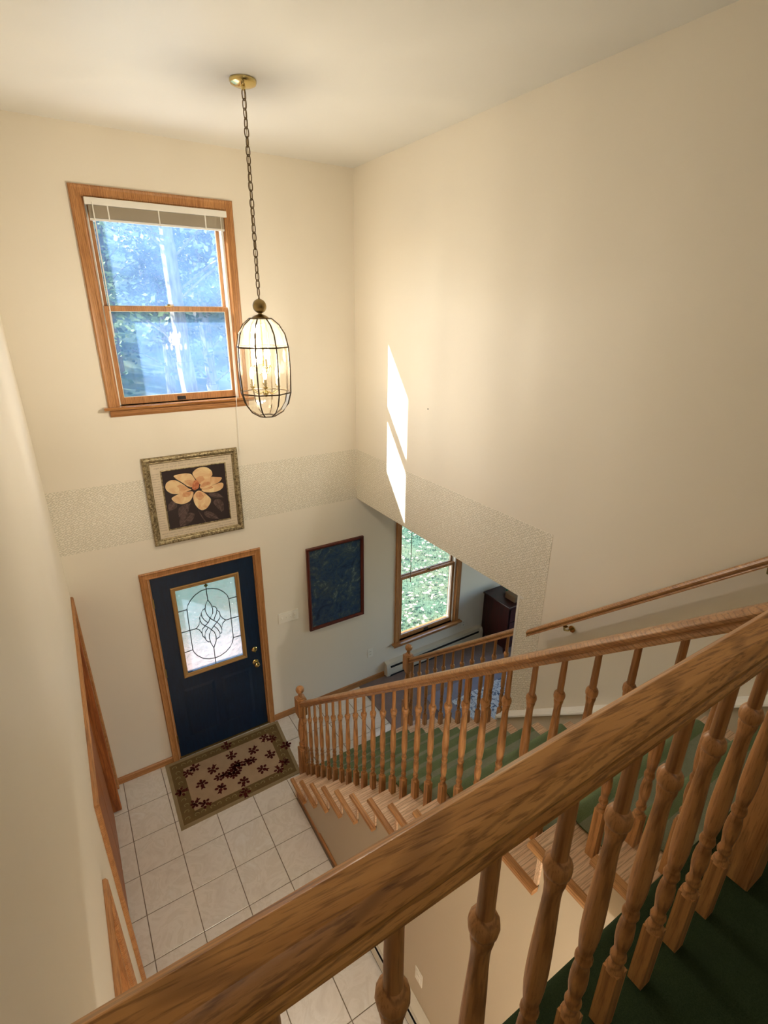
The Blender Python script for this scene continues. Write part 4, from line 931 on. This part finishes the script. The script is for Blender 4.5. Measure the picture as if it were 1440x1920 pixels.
gm = mat('grass_blade', srgb(120, 160, 100), 0.8); gm.node_tree.nodes['Principled BSDF'].inputs['Specular IOR Level'].default_value = 0.1
v = coords(gm); n1 = noise_n(gm, v, 12, 3); LK(gm, ramp(gm, n1, [(0.35, srgb(58, 90, 70)), (0.65, srgb(108, 138, 112))]), BS(gm).inputs['Base Color'])
tag(mb.build('grass', gm), 'short green grass outside the living room window', 'grass', kind='stuff')
# trees
bark = mat('bark', srgb(120, 112, 104), 0.9); v = coords(bark, (1, 1, .2)); n1 = noise_n(bark, v, 14, 4); LK(bark, ramp(bark, n1, [(0.3, srgb(90, 84, 80)), (0.7, srgb(160, 152, 142))]), BS(bark).inputs['Base Color'])
def leafmat(name, a, b):
    m = mat(name, a, 0.6, spec=0.3); oi = N(m, 'ShaderNodeObjectInfo'); v = coords(m); n = noise_n(m, v, 2.0, 3)
    c = ramp(m, n, [(0.35, a), (0.65, b)]); LK(m, c, BS(m).inputs['Base Color'])
    tr = N(m, 'ShaderNodeBsdfTranslucent'); LK(m, c, tr.inputs[0]); mx = N(m, 'ShaderNodeMixShader'); mx.inputs[0].default_value = 0.45
    out = m.node_tree.nodes['Material Output']; LK(m, BS(m).outputs[0], mx.inputs[1]); LK(m, tr.outputs[0], mx.inputs[2]); LK(m, mx.outputs[0], out.inputs[0]); return m
leafs = [leafmat('foliage_green', srgb(96, 124, 84), srgb(190, 206, 140)), leafmat('foliage_yellow', srgb(176, 170, 110), srgb(236, 220, 160)), leafmat('foliage_dark', srgb(48, 72, 52), srgb(92, 120, 78))]
variants = []
for q in range(3):
    tr = MB(); hgt = (15, 13, 11)[q]; rnd = random.Random(q+3)
    lean = (0.9, -0.5, 0.3)[q]
    pts = [(lean*(t/6)**1.5, 0.15*math.sin(t), hgt*t/6) for t in range(7)]
    for i in range(6): tr.tube([pts[i], pts[i+1]], 0.20*(1-i/7.5), 8)
    fo = MB()
    ncl = 34 if q < 2 else 44
    for c in range(ncl):
        t = rnd.uniform(0.22, 1.0); zc = hgt*t; rad = (2.6*(1-t*0.55)) if q < 2 else 1.9*(1.05-t)
        a = rnd.uniform(0, 6.28); rr = rad*rnd.uniform(0.3, 1); cx, cy = lean*t+rr*math.cos(a), rr*math.sin(a)
        tr.tube([(lean*t*.9, 0, zc-0.8), (cx*.6, cy*.6, zc-0.25), (cx, cy, zc)], 0.030, 4)
        for k in range(70):
            d = Vector((rnd.gauss(0, .45), rnd.gauss(0, .45), rnd.gauss(0, .28))); s = rnd.uniform(0.05, 0.12)
            u = Vector((rnd.uniform(-1, 1), rnd.uniform(-1, 1), rnd.uniform(-.6, .6))).normalized()*s; w_ = u.orthogonal().normalized()*s*0.6
            p = Vector((cx, cy, zc))+d; fo.add([p-u, p+w_, p+u, p-w_], [(0, 1, 2, 3)])
    a_ = tr.build('trunk', bark, None, smooth=True); b_ = fo.build('foliage', leafs[q], None)
    variants.append((a_.data, b_.data)); bpy.data.objects.remove(a_); bpy.data.objects.remove(b_)
KIND = ['tall leaning tree with loose green leaves beyond the lawn', 'yellow-leaved woodland tree beyond the lawn', 'dark evergreen tree in the woods beyond the lawn']
rnd = random.Random(11); spots = []
for (x0, x1, y0, y1, n) in ((-3, 6, 9, 14, 6), (-6, 14, 14, 22, 15), (-12, 22, 22, 32, 24), (-14, 26, 32, 40, 22)):
    for i in range(n):
        for _ in range(20):
            x, yv = rnd.uniform(x0, x1), rnd.uniform(y0, y1)
            if all((x-a)**2+(yv-b)**2 > 7.0 for a, b in spots): break
        spots.append((x, yv))
for i, (x, yv) in enumerate(spots):
    q = rnd.choice((0, 0, 1, 2, 2)); t = thing('tree', KIND[q], 'tree', (x, yv, GZ-0.1+hill(yv)), 'woodland trees outside the windows')
    t.rotation_euler = (0, 0, rnd.uniform(0, 6.28)); s = rnd.uniform(0.85, 1.25); t.scale = (s, s, s)
    for nm, me in (('trunk', variants[q][0]), ('foliage', variants[q][1])):
        o = bpy.data.objects.new(nm, me); COL.objects.link(o); o.parent = t
        if nm == 'foliage': o['kind'] = 'stuff'
# porch outside the front door
porch_m = mat('porch_boards', srgb(206, 164, 142), 0.7)
pf = struct_empty('porch')
for i in range(12):
    MB().box(-3.0, -0.2, 0.17+i*0.145, 0.17+i*0.145+0.138, -0.06, -0.02).build('plank', porch_m, pf)
MB().box(-3.0, -0.2, 0.16, 1.92, GZ, -0.062).build('porch_base', porch_m, pf)
MB().box(-3.1, -0.1, 0.16, 1.75, 2.62, 2.72).build('porch_roof', white_m, pf)
MB().box(-0.62, -0.50, 1.55, 1.67, -0.02, 2.62).box(-2.9, -2.78, 1.55, 1.67, -0.02, 2.62).build('porch_posts', white_m, pf)
pt = thing('planter', 'dark blue-grey planter standing on the porch outside the door glass', 'planter', (-0.95, 0.78, -0.02))
MB().lathe([(0.12, -0.02), (0.17, 0.20), (0.19, 0.24), (0.16, 0.24), (0.15, 0.20)], 20, (-0.95, 0.78, 0)).build('pot', mat('slate_pot', srgb(64, 74, 100), 0.5), pt, smooth=True)
MB().lathe([(0.15, 0.20), (0.10, 0.26), (0.02, 0.30)], 16, (-0.95, 0.78, 0)).build('soil', mat('soil', srgb(40, 36, 36), 0.9), pt)
